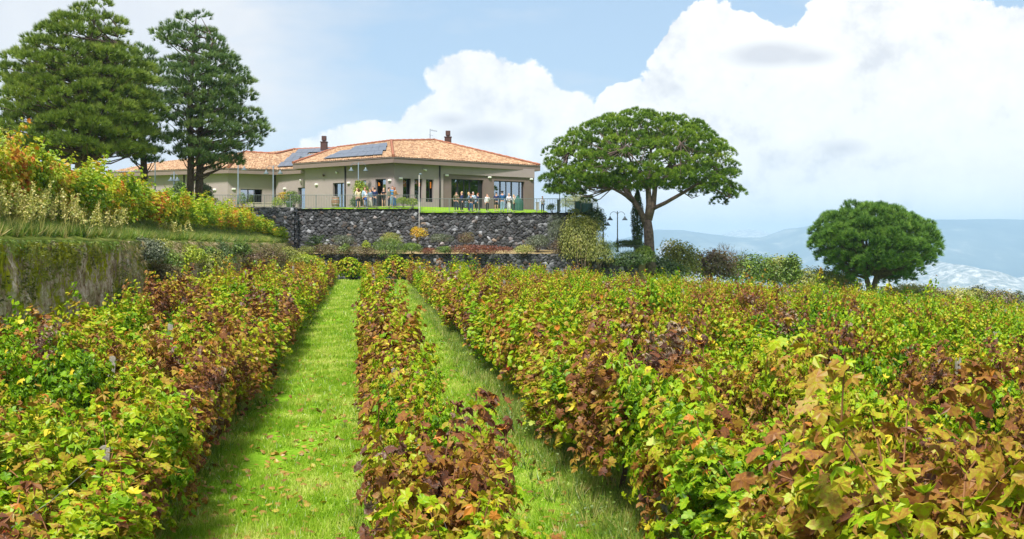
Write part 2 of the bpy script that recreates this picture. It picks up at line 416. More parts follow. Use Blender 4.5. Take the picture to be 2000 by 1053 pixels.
stone_wall('slightly lower black lava stone wall under the lawn, right of the white pole',
           [((-7.40, 90), (4.35, 90), -1.0, 2.65), ((4.35, 90), (4.35, 93), -1.0, 2.65)], 21)
stone_wall('narrow projecting lava stone wall at the left end of the terrace',
           [((-27, 88.9), (-18.0, 88.9), -.6, 3.02), ((-18.0, 88.9), (-17.2, 88.95), -.9, 3.02), ((-17.2, 88.95), (-17.2, 90.1), -.9, 3.02)], 31, light=1.15)
stone_wall('low lava stone wall at the foot of the planting bed behind the vines',
           [((-19.5, 86.8), (5.2, 86.8), -3.2, -.62), ((5.2, 86.8), (5.2, 89), -3.2, -.62)], 41)
stone_wall('short dark stone wall under the dark hedge left of the umbrella pine',
           [((6.2, 87.2), (9.8, 87.2), -3.6, -1.0)], 51)
stone_wall('dark stone wall set back behind the shrubs right of the terrace',
           [((4.4, 92.5), (6.9, 92.5), -2.2, 2.35)], 61)
# planting bed between the low and the tall wall
mb = MB(); mb.add([(-19.4, 86.9, -.64), (5.15, 86.9, -.64), (5.15, 90.1, -.32), (-19.4, 90.1, -.32), (-19.4, 86.9, -1.5), (5.15, 86.9, -1.5), (5.15, 90.1, -1.5), (-19.4, 90.1, -1.5)], [(0, 1, 2, 3), (1, 5, 6, 2), (0, 3, 7, 4), (0, 4, 5, 1)])
M_BED = turf('planting_bed_soil', [(.16, .12, .06), (.34, .26, .14), (.40, .36, .15)], 2, 20)
tag(mb.obj('planting_bed', M_BED), 'earth bed between the two lava stone walls', kind='structure')
mb = MB(); mb.box((5.3, 87.75, -3.5), (10.6, 97, -1.12)); mb.box((4.45, 93.05, -3), (6.8, 103, 2.3))
tag(mb.obj('side_path', M_BED), 'ground beside the terrace under the lamp posts', kind='structure')

# ------------------------------------------------------------------ house
M_PLA = plain('beige_plaster', (.305, .25, .25), .9, var=.05, vs=1.2, bump=.15, bs=80)
M_PLD = plain('taupe_plaster', (.165, .122, .115), .9, var=.05, vs=1.2, bump=.15, bs=80)
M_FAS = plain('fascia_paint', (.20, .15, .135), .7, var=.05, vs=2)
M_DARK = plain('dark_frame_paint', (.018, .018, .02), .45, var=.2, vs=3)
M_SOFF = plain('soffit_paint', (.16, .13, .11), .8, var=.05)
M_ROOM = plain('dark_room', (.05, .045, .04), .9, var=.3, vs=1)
M_GRILLE = plain('grey_green_railing', (.17, .20, .19), .5, metal=.2, var=.1)
M_WHITE = plain('white_paint', (.75, .74, .70), .5, var=.05)
M_GREY = plain('lamp_grey_paint', (.13, .17, .20), .4, var=.1)
M_BROWN = plain('chimney_brown', (.07, .035, .03), .7, var=.2)
M_TEAL = plain('teal_mesh_panel', (.04, .13, .13), .6, var=.2)
def glass():
    m, nt, out = newmat('window_glass')
    t = nt.nodes.new('ShaderNodeBsdfTransparent'); t.inputs[0].default_value = (.55, .6, .65, 1)
    g = nt.nodes.new('ShaderNodeBsdfGlossy'); g.inputs[0].default_value = (.85, .92, 1, 1); g.inputs['Roughness'].default_value = .02
    x = nt.nodes.new('ShaderNodeMixShader'); x.inputs[0].default_value = .5
    nt.links.new(t.outputs[0], x.inputs[1]); nt.links.new(g.outputs[0], x.inputs[2]); nt.links.new(x.outputs[0], out.inputs[0]); return m
M_GLASS = glass()
def tiles():
    m, nt, out = newmat('terracotta_tiles')
    v = nt.nodes.new('ShaderNodeTexVoronoi'); v.inputs['Scale'].default_value = 1; v.inputs['Randomness'].default_value = .8
    nt.links.new(geopos(nt, (5.5, 5.5, 8)), v.inputs['Vector'])
    s = nt.nodes.new('ShaderNodeSeparateColor'); nt.links.new(v.outputs['Color'], s.inputs[0])
    f = mth(nt, 'MULTIPLY_ADD', noise(nt, geopos(nt), 14, 4, .7), .5, mth(nt, 'MULTIPLY', s.outputs[0], .55))
    c = ramp(nt, f, [(.15, (.13, .065, .038)), (.4, (.28, .155, .082)), (.6, (.38, .235, .13)), (.85, (.52, .38, .24))])
    d = nt.nodes.new('ShaderNodeBsdfPrincipled'); nt.links.new(c, d.inputs['Base Color']); d.inputs['Roughness'].default_value = .85
    nt.links.new(d.outputs[0], out.inputs[0]); return m
M_TILE = tiles()
M_RIDGE = plain('ridge_tile', (.30, .12, .07), .85, var=.3, vs=8)
def pvmat():
    m, nt, out = newmat('solar_cells')
    b = nt.nodes.new('ShaderNodeBsdfPrincipled'); b.inputs['Roughness'].default_value = .35; b.inputs['Specular IOR Level'].default_value = .8
    b.inputs['Coat Weight'].default_value = .25; b.inputs['Coat Roughness'].default_value = .15
    nt.links.new(ramp(nt, noise(nt, geopos(nt), 1.2, 3), [(.3, (.05, .065, .10)), (.7, (.09, .11, .15))]), b.inputs['Base Color'])
    nt.links.new(b.outputs[0], out.inputs[0]); return m
M_PV = pvmat()
def emi(name, col, s, base=(.8,.3,.05)):
    m, nt, out = newmat(name); b = nt.nodes.new('ShaderNodeBsdfPrincipled'); b.inputs['Base Color'].default_value = (*base, 1)
    b.inputs['Emission Color'].default_value = (*col, 1); b.inputs['Emission Strength'].default_value = s
    n = noise(nt, geopos(nt), 3); nt.links.new(ramp(nt, n, [(0, tuple(c*.9 for c in base)), (1, base)]), b.inputs['Base Color'])
    nt.links.new(b.outputs[0], out.inputs[0]); return m
M_LAMP = emi('orange_lamp_shade', (1, .33, .03), .45)

house = empty('house', (HC[0], HC[1], FLOOR), 'long single storey beige house with terracotta hipped roofs above the stone wall', 'house')
def frame2(p0, p1):
    p0 = np.array(p0, float); p1 = np.array(p1, float); L = np.linalg.norm(p1-p0); u = (p1-p0)/L
    return np.array([*p0, 0.]), np.array([*u, 0.]), np.array([u[1], -u[0], 0.]), np.array([0, 0, 1.]), L     # w points to the camera side
def wall_with_holes(p0, p1, zb, zt, holes, mat, th=.35, name='wall'):
    o, u, w, h, L = frame2(p0, p1); mb = MB()
    xs_ = sorted({0, L, *[q for a, b, c, d in holes for q in (a, b)]})
    for x0, x1 in zip(xs_[:-1], xs_[1:]):
        zs = [zb]
        for a, b, c, d in sorted(holes, key=lambda t: t[2]):
            if a <= x0+1e-6 and b >= x1-1e-6:
                if c > zs[-1]+1e-3: mb.obox(o, u, w, h, (x0, -th, zs[-1]), (x1, 0, c))
                zs.append(d)
        mb.obox(o, u, w, h, (x0, -th, zs[-1]), (x1, 0, zt))
    return mb.obj(name, mat, house)
def opening(p0, p1, a, b, c, d, kind, divs, glass_on=None, fr=.07, depth=.22):
    """frame with mullions, pane in it"""
    o, u, w, h, L = frame2(p0, p1); mb = MB(); y0, y1 = -depth-.06, -depth
    mb.obox(o, u, w, h, (a, y0, c), (a+fr, y1, d)); mb.obox(o, u, w, h, (b-fr, y0, c), (b, y1, d))
    mb.obox(o, u, w, h, (a+fr, y0, d-fr), (b-fr, y1, d)); mb.obox(o, u, w, h, (a+fr, y0, c), (b-fr, y1, c+fr))
    for q in divs: mb.obox(o, u, w, h, (q[0], y0-.002, c+fr), (q[1], y1+.004, d-fr))
    f = mb.obj(kind, M_DARK, house)
    xs_ = [a+fr]+[t for q in divs for t in q]+[b-fr]
    for i in range(0, len(xs_), 2):
        if glass_on is not None and (i//2) not in glass_on: continue
        m2 = MB(); m2.obox(o, u, w, h, (xs_[i], y0+.02, c+fr), (xs_[i+1], y0+.03, d-fr)); m2.obj('pane', M_GLASS, f)
    return f
def along(p0, p1, x):                       # distance along p0-p1 of the photo column x
    o, u, w, h, L = frame2(p0, p1); k = (x-1000)/F
    return (k*o[1]-o[0])/(u[0]-k*u[1])
ZE = 6.86
# right-front facade B (light) and C (recessed taupe panel)
CB0, CB1 = HC, HR
def ah(x): return along(CB0, CB1, x)
def zz(x, y): 
    t = ah(x); Y = CB0[1]+(CB1-CB0)[1]/np.linalg.norm(CB1-CB0)*t; return ZA(y, Y)
LB = float(np.linalg.norm(CB1-CB0)); xC = ah(861)
zt_small, zb_small = FLOOR+2.28, FLOOR+.38
smalls = [(787, 803), (809.5, 825), (832, 847)]
holesB = [(ah(a), ah(b), zb_small, zt_small) for a, b in smalls]
CBm = CB0 + (CB1-CB0)/LB*xC
wall_with_holes(CB0, CBm, 1.8, ZE, holesB, M_PLA)
wcut = .12
def offs(p, d, p0=CB0, p1=CB1):
    o, u, w, h, L = frame2(p0, p1); return np.array(p)+w[:2]*d
C0, C1 = offs(CBm, -wcut), offs(CB1, -wcut)
def ac(x): return along(C0, C1, x)
LC = float(np.linalg.norm(C1-C0))
xin0 = ac(864.5); zbandC = ZE-.78
holesC = [(ac(881.5), ac(944.5), FLOOR, FLOOR+2.42), (ac(965), ac(1024.5), FLOOR, FLOOR+2.42)]
wall_with_holes(C0, C1, 1.8, zbandC, holesC, M_PLD)
mb = MB(); o, u, w, h, L = frame2(C0, C1)
mb.obox(o, u, w, h, (0, -.35, zbandC+.002), (LC, .12, ZE)); mb.obox(o, u, w, h, (0, 0, 1.8), (xin0, .12, zbandC))
mb.obj('wall', M_PLA, house)
mb = MB(); mb.obox(o, u, w, h, (LC-.35, -9, 1.8), (LC+.002, -.352, ZE-.001)); mb.obj('wall', M_PLD, house)
for a, b, c, d in holesB:
    mm = a+(b-a)*.62; opening(CB0, CBm, a, b, c, d, 'window', [(mm, mm+.06)], glass_on=[0])
opening(C0, C1, *holesC[0], 'window', [(ac(895), ac(898.2)), (ac(908), ac(910)), (ac(918.5), ac(921)), (ac(936.5), ac(944))], glass_on=[0,1,2,3])
opening(C0, C1, *holesC[1], 'window', [(ac(978.5), ac(981)), (ac(990.5), ac(992)), (ac(1000.5), ac(1003)), (ac(1016), ac(1018))])
# left-front facade A
def aa(x): return along(HL, HC, x)
LA = float(np.linalg.norm(HC-HL))
holesA = [(aa(650), aa(672), FLOOR-.02, FLOOR+2.1), (aa(693), aa(715), FLOOR+.1, FLOOR+2.2), (aa(733), aa(753.5), FLOOR-.02, FLOOR+2.25)]
wall_with_holes(HL, HC, 1.8, ZE, holesA, M_PLA)
opening(HL, HC, *holesA[0], 'door', [(aa(653.5), aa(655)), (aa(662), aa(664.5))], glass_on=[1, 2])
opening(HL, HC, *holesA[1], 'window', [((aa(693)+aa(715))/2, (aa(693)+aa(715))/2+.06)])
opening(HL, HC, *holesA[2], 'door', [(aa(743), aa(743)+.05)], glass_on=[1])
# left wing: D, E, F
WD0 = np.array([-21.7, 103.3]); WD1 = np.array([-18.0, 100.6]); WE0 = np.array([-25.5, 101.0]); WF0 = np.array([-37.0, 106.0])
ZW = 6.5
def ad(x): return along(WD0, WD1, x)
wall_with_holes(WD0, WD1+(WD1-WD0)*.3, 1.8, ZW, [(ad(581.5), ad(595.5), FLOOR-.02, FLOOR+1.95)], M_PLA)
opening(WD0, WD1+(WD1-WD0)*.3, ad(581.5), ad(595.5), FLOOR-.02, FLOOR+1.95, 'door', [])
def ae(x): return along(WE0, WD0, x)
hE = (ae(470), ae(512.5), FLOOR+.55, FLOOR+1.85)
wall_with_holes(WE0, WD0, 1.8, ZW, [hE], M_PLA)
opening(WE0, WD0, *hE, 'window', [(ae(485), ae(487)), (ae(499), ae(500.5))], glass_on=[0, 1])
wall_with_holes(WF0, WE0, 1.8, ZW, [], M_PLA)
# interior: dark floor, ceiling and back walls so that the panes look into a room
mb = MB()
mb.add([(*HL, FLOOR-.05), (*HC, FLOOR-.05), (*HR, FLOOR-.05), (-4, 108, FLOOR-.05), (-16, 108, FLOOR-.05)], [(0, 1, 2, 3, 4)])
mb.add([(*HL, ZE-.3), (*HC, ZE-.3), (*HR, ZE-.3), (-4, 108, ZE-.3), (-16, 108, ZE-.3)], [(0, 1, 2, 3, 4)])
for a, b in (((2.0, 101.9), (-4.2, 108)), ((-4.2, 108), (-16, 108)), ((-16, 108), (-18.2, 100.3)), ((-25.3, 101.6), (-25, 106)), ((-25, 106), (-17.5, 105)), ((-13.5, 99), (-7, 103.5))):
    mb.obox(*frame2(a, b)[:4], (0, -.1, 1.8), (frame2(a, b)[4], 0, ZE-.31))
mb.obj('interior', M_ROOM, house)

# roofs ---------------------------------------------------------
EA = np.array([-19.25, 98.95]); EC = np.array([-9.62, 91.35]); ER = np.array([2.55, 101.55])     # eave corners in plan
ZF0, ZF1 = 6.74, 7.2
Q1 = P(764, 275, 100); Q2 = P(848, 273.5, 103.2); QL = P(660, 288, 108.5); QLL = P(594, 291.5, 112)
def slab(pts, th=.1):
    pts = [np.array(p, float) for p in pts]; n = len(pts); mb = MB()
    V = pts+[p-np.array([0, 0, th]) for p in pts]
    mb.add(V, [tuple(range(n))]); mb.add(V, [tuple(range(2*n-1, n-1, -1))]); mb.add(V, [(i, (i+1) % n, n+(i+1) % n, n+i) for i in range(n)][::1]); return mb
def tiled(name, a, b, c, d, mat=M_TILE, rows_=.36, cols_=.26):
    """tiled roof plane a-b (eave) to d-c (ridge), with rounded tile channels and stepped courses"""
    a, b, c, d = (np.array(q, float) for q in (a, b, c, d)); W = max(np.linalg.norm(b-a), np.linalg.norm(c-d)); H = max(np.linalg.norm(d-a), np.linalg.norm(c-b))
    nu = int(W/cols_)*4; nv = int(H/rows_)*2; nn = np.cross(b-a, d-a); nn /= np.linalg.norm(nn); nn *= np.sign(nn[2])
    uu = np.linspace(0, 1, nu+1); vv = np.linspace(0, 1, nv+1); U, V = np.meshgrid(uu, vv)
    Pt = (a*(1-U[..., None])+b*U[..., None])*(1-V[..., None]) + (d*(1-U[..., None])+c*U[..., None])*V[..., None]
    hh = .035*np.abs(np.cos(U*nu/4*math.pi)) - .03*((np.arange(nv+1) % 2)[:, None]) + .012*rng.normal(size=U.shape)
    Pt = Pt+nn*hh[..., None]; idx = np.arange((nu+1)*(nv+1)).reshape(nv+1, nu+1)
    mb = MB(); mb.add(Pt.reshape(-1, 3), np.stack([idx[:-1, :-1], idx[:-1, 1:], idx[1:, 1:], idx[1:, :-1]], -1).reshape(-1, 4))
    return mb
z1 = ZF1+.03
def v3(p, z): return np.array([p[0], p[1], z])
roof = MB()
planes = [(v3(EC, z1), v3(ER, z1), Q2, Q1), (v3(EA, z1), v3(EC, z1), Q1, QL)]
for pl in planes:
    t = tiled('x', *pl); roof.v += t.v and [t.v[0]]; roof.f += [t.f[0]+roof.n]; roof.m += t.m; roof.c += t.c; roof.sm += t.sm; roof.n += t.n
BK = v3((-3.5, 113), z1); BK2 = v3((-16, 118), z1)
roof.add([v3(ER, z1), BK, Q2], [(0, 1, 2)]); roof.add([BK, BK2, QL, Q1, Q2], [(0, 1, 2, 3, 4)])
# lower left roofs
ZG0, ZG1 = 6.46, 6.9
eD0 = np.array([-21.45, 102.55]); eD1 = np.array([-16.8, 99.4]); eE0 = np.array([-25.25, 100.3]); eF0 = np.array([-37.6, 105.4])
z2 = ZG1+.03
VT = P(538, 300.5, 108); HT = P(574, 292, 112); E2 = P(476, 297, 107.5); F2 = P(300, 318, 113)
for pl in ((v3(eD0, z2), v3(eD1, z2), P(664, 289, 110), HT), (v3(eE0, z2), v3(eD0, z2), VT, E2), (v3(eF0, z2), v3(eE0, z2), E2, F2)):
    t = tiled('x', *pl); roof.v += [t.v[0]]; roof.f += [t.f[0]+roof.n]; roof.m += t.m; roof.c += t.c; roof.sm += t.sm; roof.n += t.n
roof.add([v3(eD0, z2), HT, VT], [(0, 1, 2)])
roof.add([v3((-15, 122), z2), v3((-38, 118), z2), F2, E2, VT, HT, P(664, 289, 110)], [(0, 1, 2, 3, 4, 5, 6)])
rf = roof.obj('roof', M_TILE, house)
mb = MB()
for a, b in ((v3(EC, z1+.05), Q1), (Q1, Q2), (Q2, v3(ER, z1+.05)), (Q1, QL), (v3(EA, z1+.05), QL), (HT, VT), (VT, E2), (HT, P(664, 289, 110)), (v3(eE0, z2+.05), E2)):
    n_ = int(np.linalg.norm(np.array(b)-np.array(a))/.35)+2; pts = np.linspace(a, b, n_)+np.array([0, 0, .03]); mb.tube(pts, [.13, .10]*(n_//2)+[.13]*(n_ % 2), 6)
mb.obj('ridge_tiles', M_RIDGE, rf)
def fascia(pts, z0, z1_, mat=M_FAS):
    mb = MB()
    for a, b in zip(pts[:-1], pts[1:]):
        o, u, w, h, L = frame2(a, b); mb.obox(o, u, w, h, (0, -.12, z0), (L, 0, z1_))
        mb.obox(o, u, w, h, (0, -.001, z1_-.06), (L, .05, z1_-.0))
    return mb
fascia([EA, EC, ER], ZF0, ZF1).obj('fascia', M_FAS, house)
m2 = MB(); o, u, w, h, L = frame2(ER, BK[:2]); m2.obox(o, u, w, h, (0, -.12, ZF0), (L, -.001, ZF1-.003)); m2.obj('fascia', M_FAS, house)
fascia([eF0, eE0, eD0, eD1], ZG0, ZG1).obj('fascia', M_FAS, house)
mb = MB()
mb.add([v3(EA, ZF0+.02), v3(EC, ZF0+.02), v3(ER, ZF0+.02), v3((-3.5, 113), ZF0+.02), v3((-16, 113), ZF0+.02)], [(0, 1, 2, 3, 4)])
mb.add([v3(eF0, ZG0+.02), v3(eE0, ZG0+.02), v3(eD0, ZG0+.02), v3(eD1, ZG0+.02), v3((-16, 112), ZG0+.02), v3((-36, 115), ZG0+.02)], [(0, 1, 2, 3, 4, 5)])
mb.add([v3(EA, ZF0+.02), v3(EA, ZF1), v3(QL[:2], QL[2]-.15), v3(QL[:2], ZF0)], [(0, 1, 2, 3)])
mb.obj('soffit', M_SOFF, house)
# solar panels on the two left planes
def plane_hit(x, y, a, b, c):
    n = np.cross(b-a, c-a); d = np.array([(x-1000)/F, 1, (YH-y)/F]); return d*(np.dot(n, a)/np.dot(n, d))
def panels(pl, x0, y0, nu, nv, skip=(), pw=1.0, ph=1.62, xr=9999):
    a, b, c, d = pl; n = np.cross(b-a, d-a); n /= np.linalg.norm(n); n *= np.sign(n[2]); u = (b-a)/np.linalg.norm(b-a); v = np.cross(n, u)
    if v[2] < 0: v = -v
    o = plane_hit(x0, y0, a, b, d)
    for i in range(nu):
        for j in range(nv):
            if (i, j) in skip: continue
            q = o+u*(i+1)*pw+v*(j+1)*ph
            if 1000+F*q[0]/q[1] > xr: continue
            mb = MB(); mb.obox(o, u, v, n, (i*pw+.012, j*ph+.012, .10), (i*pw+pw-.012, j*ph+ph-.012, .14)); mb.obj('solar_panel', M_PV, rf)
            m3 = MB()
pD = (v3(eD0, z2), v3(eD1, z2), P(664, 289, 110), HT)
def prow(pl, t0, t1, x0, x1, n):
    a, b, c, d = pl
    bl = lambda s, t: (a*(1-s)+b*s)*(1-t)+(d*(1-s)+c*s)*t
    ss_ = np.linspace(-.1, 1, 900); pxs = np.array([1000+F*bl(s, (t0+t1)/2)[0]/bl(s, (t0+t1)/2)[1] for s in ss_])
    sa, sb = (ss_[np.argmin(np.abs(pxs-q))] for q in (x0, x1)); e = np.linspace(sa, sb, n+1)
    for i in range(n):
        g_ = (e[1]-e[0])*.012; q = [bl(e[i]+g_, t0+.004), bl(e[i+1]-g_, t0+.004), bl(e[i+1]-g_, t1-.004), bl(e[i]+g_, t1-.004)]
        nn = unit(np.cross(q[1]-q[0], q[3]-q[0])); nn = nn*np.sign(nn[2]); lo = [p_+nn*.09 for p_ in q]; hi = [p_+nn*.14 for p_ in q]; mb = MB()
        mb.add(lo+hi, [(0, 3, 2, 1), (4, 5, 6, 7), (0, 1, 5, 4), (1, 2, 6, 5), (2, 3, 7, 6), (3, 0, 4, 7)]); mb.obj('solar_panel', M_PV, rf)
prow(planes[1], .10, .34, 640, 748, 7); prow(planes[1], .34, .58, 658, 755, 7); prow(planes[1], .58, .82, 690, 757, 5)
prow(pD, .08, .30, 546, 606, 6); prow(pD, .30, .52, 558, 584, 2); prow(pD, .52, .74, 568, 600, 3); prow(pD, .74, .95, 580, 664, 7); prow(pD, .30, .52, 606, 640, 3)
mb = MB(); q = plane_hit(603, 306, pD[0], pD[1], pD[3]); n = np.cross(pD[1]-pD[0], pD[3]-pD[0]); n /= np.linalg.norm(n); u = unit(pD[1]-pD[0]); v = np.cross(n, u)
mb.obox(q, u, v, n, (-.5, -.6, .0), (.5, .6, .12)); mb.obj('skylight', M_GREY, rf)
# chimneys, aerial, pipes, lights
def chimney(x, y, Y, h=1.0):
    c = P(x, y, Y); mb = MB(); mb.box(c+np.array([-.3, -.3, -.6]), c+np.array([.3, .3, .5])); mb.box(c+np.array([-.34, -.34, .5]), c+np.array([.34, .34, .58]))
    o_ = mb.obj('chimney', M_BROWN, rf)
    m2 = MB(); m2.box(c+np.array([-.14, -.14, .58]), c+np.array([.14, .14, .68])); m2.box(c+np.array([-.21, -.21, .68]), c+np.array([.21, .21, 1.12])); m2.obj('chimney_cap', M_BROWN, o_)
chimney(633, 288.5, 109); chimney(875, 279.5, 103.6)
mb = MB(); c = P(840, 274, 104); mb.tube([c, c+[0, 0, 1.05]], .03, 5)
mb.tube([c+[0, 0, .95], c+[.65, 0, .82]], .015, 4)
for k in range(6): q = c+np.array([.12+.09*k, 0, .93-.022*k]); mb.tube([q-[0, .2, .1], q+[0, .2, .1]], .01, 4)
mb.tube([c+[-.12, 0, .5], c+[.3, 0, .4]], .012, 4)
mb.obj('aerial', M_GREY, rf)
def pipe(x, p0, p1, z0, z1_, out=.06):
    o, u, w, h, L = frame2(p0, p1); t = along(p0, p1, x); q = o+u*t+w*out; m2 = MB(); m2.tube([q+h*z0, q+h*(z0+z1_)/2, q+h*z1_], .055, 8); m2.obj('drain_pipe', M_DARK, house)
pipe(858.5, CB0, CB1, FLOOR-.2, ZE); pipe(675, HL, HC, FLOOR-.2, ZE); pipe(536.5, WE0, WD0, FLOOR-.3, ZW); pipe(360, WF0, WE0, FLOOR-.3, ZW)
def wlight(x, p0, p1, z):
    o, u, w, h, L = frame2(p0, p1); t = along(p0, p1, x); q = o+u*t; m2 = MB()
    m2.obox(q, u, w, h, (-.16, 0, z), (.16, .10, z+.16)); m2.obox(q, u, w, h, (-.12, .1, z+.02), (.12, .16, z+.11)); m2.obj('wall_light', M_WHITE, house)
def spot(x, p0, p1, z, m=M_WHITE):
    o, u, w, h, L = frame2(p0, p1); t = along(p0, p1, x); q = o+u*t; m2 = MB()
    m2.tube([q+h*z, q+h*z+w*.12], .03, 6); m2.tube([q+h*(z+.05)+w*.06-u*.12, q+h*z+w*.25+u*.12-h*.05], [.06, .075], 8); m2.obj('security_camera', m, house)
for x in (682, 619, 762): wlight(x, HL, HC, FLOOR+1.98+(0.05 if x > 700 else 0))
wlight(782, CB0, CB1, FLOOR+2.2)
for x in (872, 955.5, 1037): wlight(x, C0, C1, FLOOR+2.62)
wlight(557, WD0, WD1, FLOOR+1.85); wlight(456, WE0, WD0, FLOOR+1.75); wlight(420, WF0, WE0, FLOOR+1.7)
spot(828, CB0, CB1, FLOOR+3.05); spot(659, HL, HC, FLOOR+3.0); spot(634, HL, HC, FLOOR+2.8, M_BROWN); spot(589, WD0, WD1, FLOOR+2.6)
# pendant lamps seen through the openings
def pendant(x, y, Y, where):
    c = P(x, y, Y); mb = MB(); mb.tube([c+[0, 0, .2], [c[0], c[1], min(c[2]+.9, ZE-.31)]], .008, 4, 1)
    mb.lathe(c, [(.17, -.13), (.17, 0), (.14, .11), (.06, .17), (.0, .18)], 12, 0)
    tag(mb.obj('pendant_lamp', [M_LAMP, M_DARK]), 'orange dome pendant lamp '+where, 'lamp', 'orange lamps hanging inside the house')
for a in ((738.5, 360, 97, 'in the doorway behind the women'), (789.5, 357, 94.6, 'upper one in the first narrow window'), (791.5, 362, 95.3, 'lower one in the first narrow window'),
          (814.5, 356.5, 96.2, 'upper left one in the middle narrow window'), (818.5, 361, 96.6, 'lower right one in the middle narrow window'),
          (840.8, 359.5, 98, 'upper one in the right narrow window'), (841.2, 364.5, 97.6, 'lower one in the right narrow window'),
          (893, 362, 99, 'in the leftmost pane of the wide window'), (492.5, 376, 103.6, 'in the window of the left wing'), (484.5, 372.5, 104.2, 'smaller one further in, left wing window'), (593, 376, 103, 'in the narrow door of the left wing')):
    pendant(*a)
# ------------------------------------------------------------------ railings, lamps, poles
def railing(name, p0, p1, zb0, zb1, label, hgt=1.08, step=.13, bar=.011, mat=M_GRILLE, group=None):
    p0 = np.array(p0, float); p1 = np.array(p1, float); L = np.linalg.norm(p1-p0)
    r = empty(name, (p0[0], p0[1], zb0), label, 'railing', group)
    a = np.array([*p0, zb0]); b = np.array([*p1, zb1]); up = np.array([0, 0, hgt])
    mb = MB(); mb.tube([a+up, b+up], .022, 5); mb.tube([a+up*.08, b+up*.08], .016, 4); mb.obj('rail', mat, r)
    mb = MB()
    for t in np.arange(step/2, L, step): q = a+(b-a)*t/L; mb.tube([q+up*.08, q+up], bar, 4, cap=False)
    mb.obj('bars', mat, r)
    k = max(1, int(L/2.0))
    for i in range(k+1):
        q = a+(b-a)*i/k; mb = MB(); mb.box(q-[.022, .022, .02], q+[.022, .022, hgt+.02]); mb.obj('post', mat, r)
    return r
railing('railing', (-23.9, 90.2), (-7.5, 90.2), 2.98, 2.98, 'grey green bar railing on the high wall, in front of the left group')
railing('railing', (-7.35, 90.2), (4.3, 90.2), 2.68, 2.68, 'grey green bar railing on the lower wall, in front of the right group')
railing('railing', (-34, 91.5), (-24.0, 90.3), 3.1, 3.0, 'far left end of the terrace railing behind the dark bushes', step=.16)
railing('railing', (4.3, 90.2), (7.0, 92.0), 2.5, 2.4, 'short railing in front of the teal panels right of the terrace')
railing('railing', (7.3, 90.0), (10.3, 89.6), -1.1, -1.1, 'light bar railing beside the trunk of the umbrella pine')
mb = MB(); c = np.array([10.32, 89.6, -1.1]); mb.box(c, c+[.3, .08, 1.15]); mb.box(c+[-.03, -.02, 1.15], c+[.33, .1, 1.2]); tag(mb.obj('gate_post', M_TEAL), 'pale teal post at the right end of the lower railing', 'post')
# teal panels
for i, (x0, y0, x1, y1, t) in enumerate(((1123, 393, 1134, 415, 'taller teal mesh panel standing at the terrace corner'), (1135, 397, 1157, 417, 'lower teal mesh panel at the right end of the terrace'))):
    Y = 92.6+.02*i; a = P(x0, y1, Y); b = P(x1, y0, Y); mb = MB(); mb.box((a[0], Y, a[2]-.2), (b[0], Y+.03, b[2])); o_ = mb.obj('mesh_panel', M_TEAL); tag(o_, t, 'fence panel')
    for xx in (a[0], b[0]):
        m2 = MB(); m2.tube([(xx, Y-.03, a[2]-.25), (xx, Y-.03, b[2]+.08)], .035, 6); m2.obj('post', M_GRILLE, o_)
def stone_pillar(x, y0, y1, Y, w_, label, mat=M_CONC):
    a = P(x, y1, Y); b = P(x, y0, Y); mb = MB(); mb.box((a[0]-w_/2, Y, a[2]-.1), (a[0]+w_/2, Y+w_, b[2])); mb.box((a[0]-w_/2-.03, Y-.03, b[2]), (a[0]+w_/2+.03, Y+w_+.03, b[2]+.05)); tag(mb.obj('pillar', mat), label, 'pillar')
stone_pillar(1049.5, 396, 410, 91.5, .25, 'short grey pillar left of the lone man')
stone_pillar(1091, 391, 412, 91, .25, 'grey green pillar at the foot of the thin pole', M_GRILLE)
def lamp_head(c, par):
    mb = MB(); mb.lathe(c, [(.02, .32), (.05, .3), (.07, .22), (.24, 0), (.235, -.01), (.06, .18), (.0, .2)], 14); hd = mb.obj('lamp_shade', M_GREY, par)
    m2 = MB(); m2.blob(np.array(c)+[0, 0, .06], .07, seg=8, rings=6); m2.obj('bulb', M_WHITE, hd)
def hook(top, side, r=.25, z=0):
    an = np.linspace(0, math.pi, 9); return [(top[0]+side*(r-r*math.cos(a)), top[1], top[2]+z+r*math.sin(a)) for a in an]
def lamp(x, ytop, ybase, Y, arms, label, r=.3, mat=M_GREY):
    b = P(x, ybase, Y); t = P(x, ytop, Y); o = empty('street_lamp', b, label, 'street lamp', 'grey lamp posts round the terrace')
    mb = MB(); mb.tube([b-[0, 0, .1], b+[0, 0, 1.0], b+[0, 0, 1.02], t], [.075, .075, .05, .04], 8); mb.box(b-[.12, .12, .1], b+[.12, .12, .03]); mb.obj('pole', mat, o)
    for sd in arms:
        mb = MB(); hk = hook(t-[0, 0, .35], sd, r); mb.tube(hk, .02, 6); e = hk[-1]; mb.obj('arm', mat, o); lamp_head((e[0], e[1], e[2]-.38), o)
lamp(700, 317, 402, 93.3, (-1, 1), 'two headed lamp post in front of the house behind the left group')
lamp(533.5, 323, 404, 97, (-1, 1), 'two headed lamp post in front of the left wing inner corner')
lamp(465, 315, 402, 93, (1,), 'single arm lamp post just right of the twin trunked pine', .25)
lamp(340, 335, 372, 86, (-1, 1), 'short pale lamp seen left of the twin trunked pine', .12)
lamp(1206, 412.5, 490, 92, (-1, 1), 'two headed lamp post left of the umbrella pine')
lamp(1178, 424, 480, 96, (1,), 'single lamp half hidden behind the ivy bush', .2)
def pole(x, y0, y1, Y, r, label, mat):
    b = P(x, y1, Y); t = P(x, y0, Y); mb = MB(); mb.tube([b, (b+t)/2, t], [r, r*.9, r*.8], 7); mb.box(b-[r*2, r*2, .05], b+[r*2, r*2, .02]); mb.blob(t, r*1.05, seg=7, rings=5)
    return tag(mb.obj('pole', mat), label, 'pole')
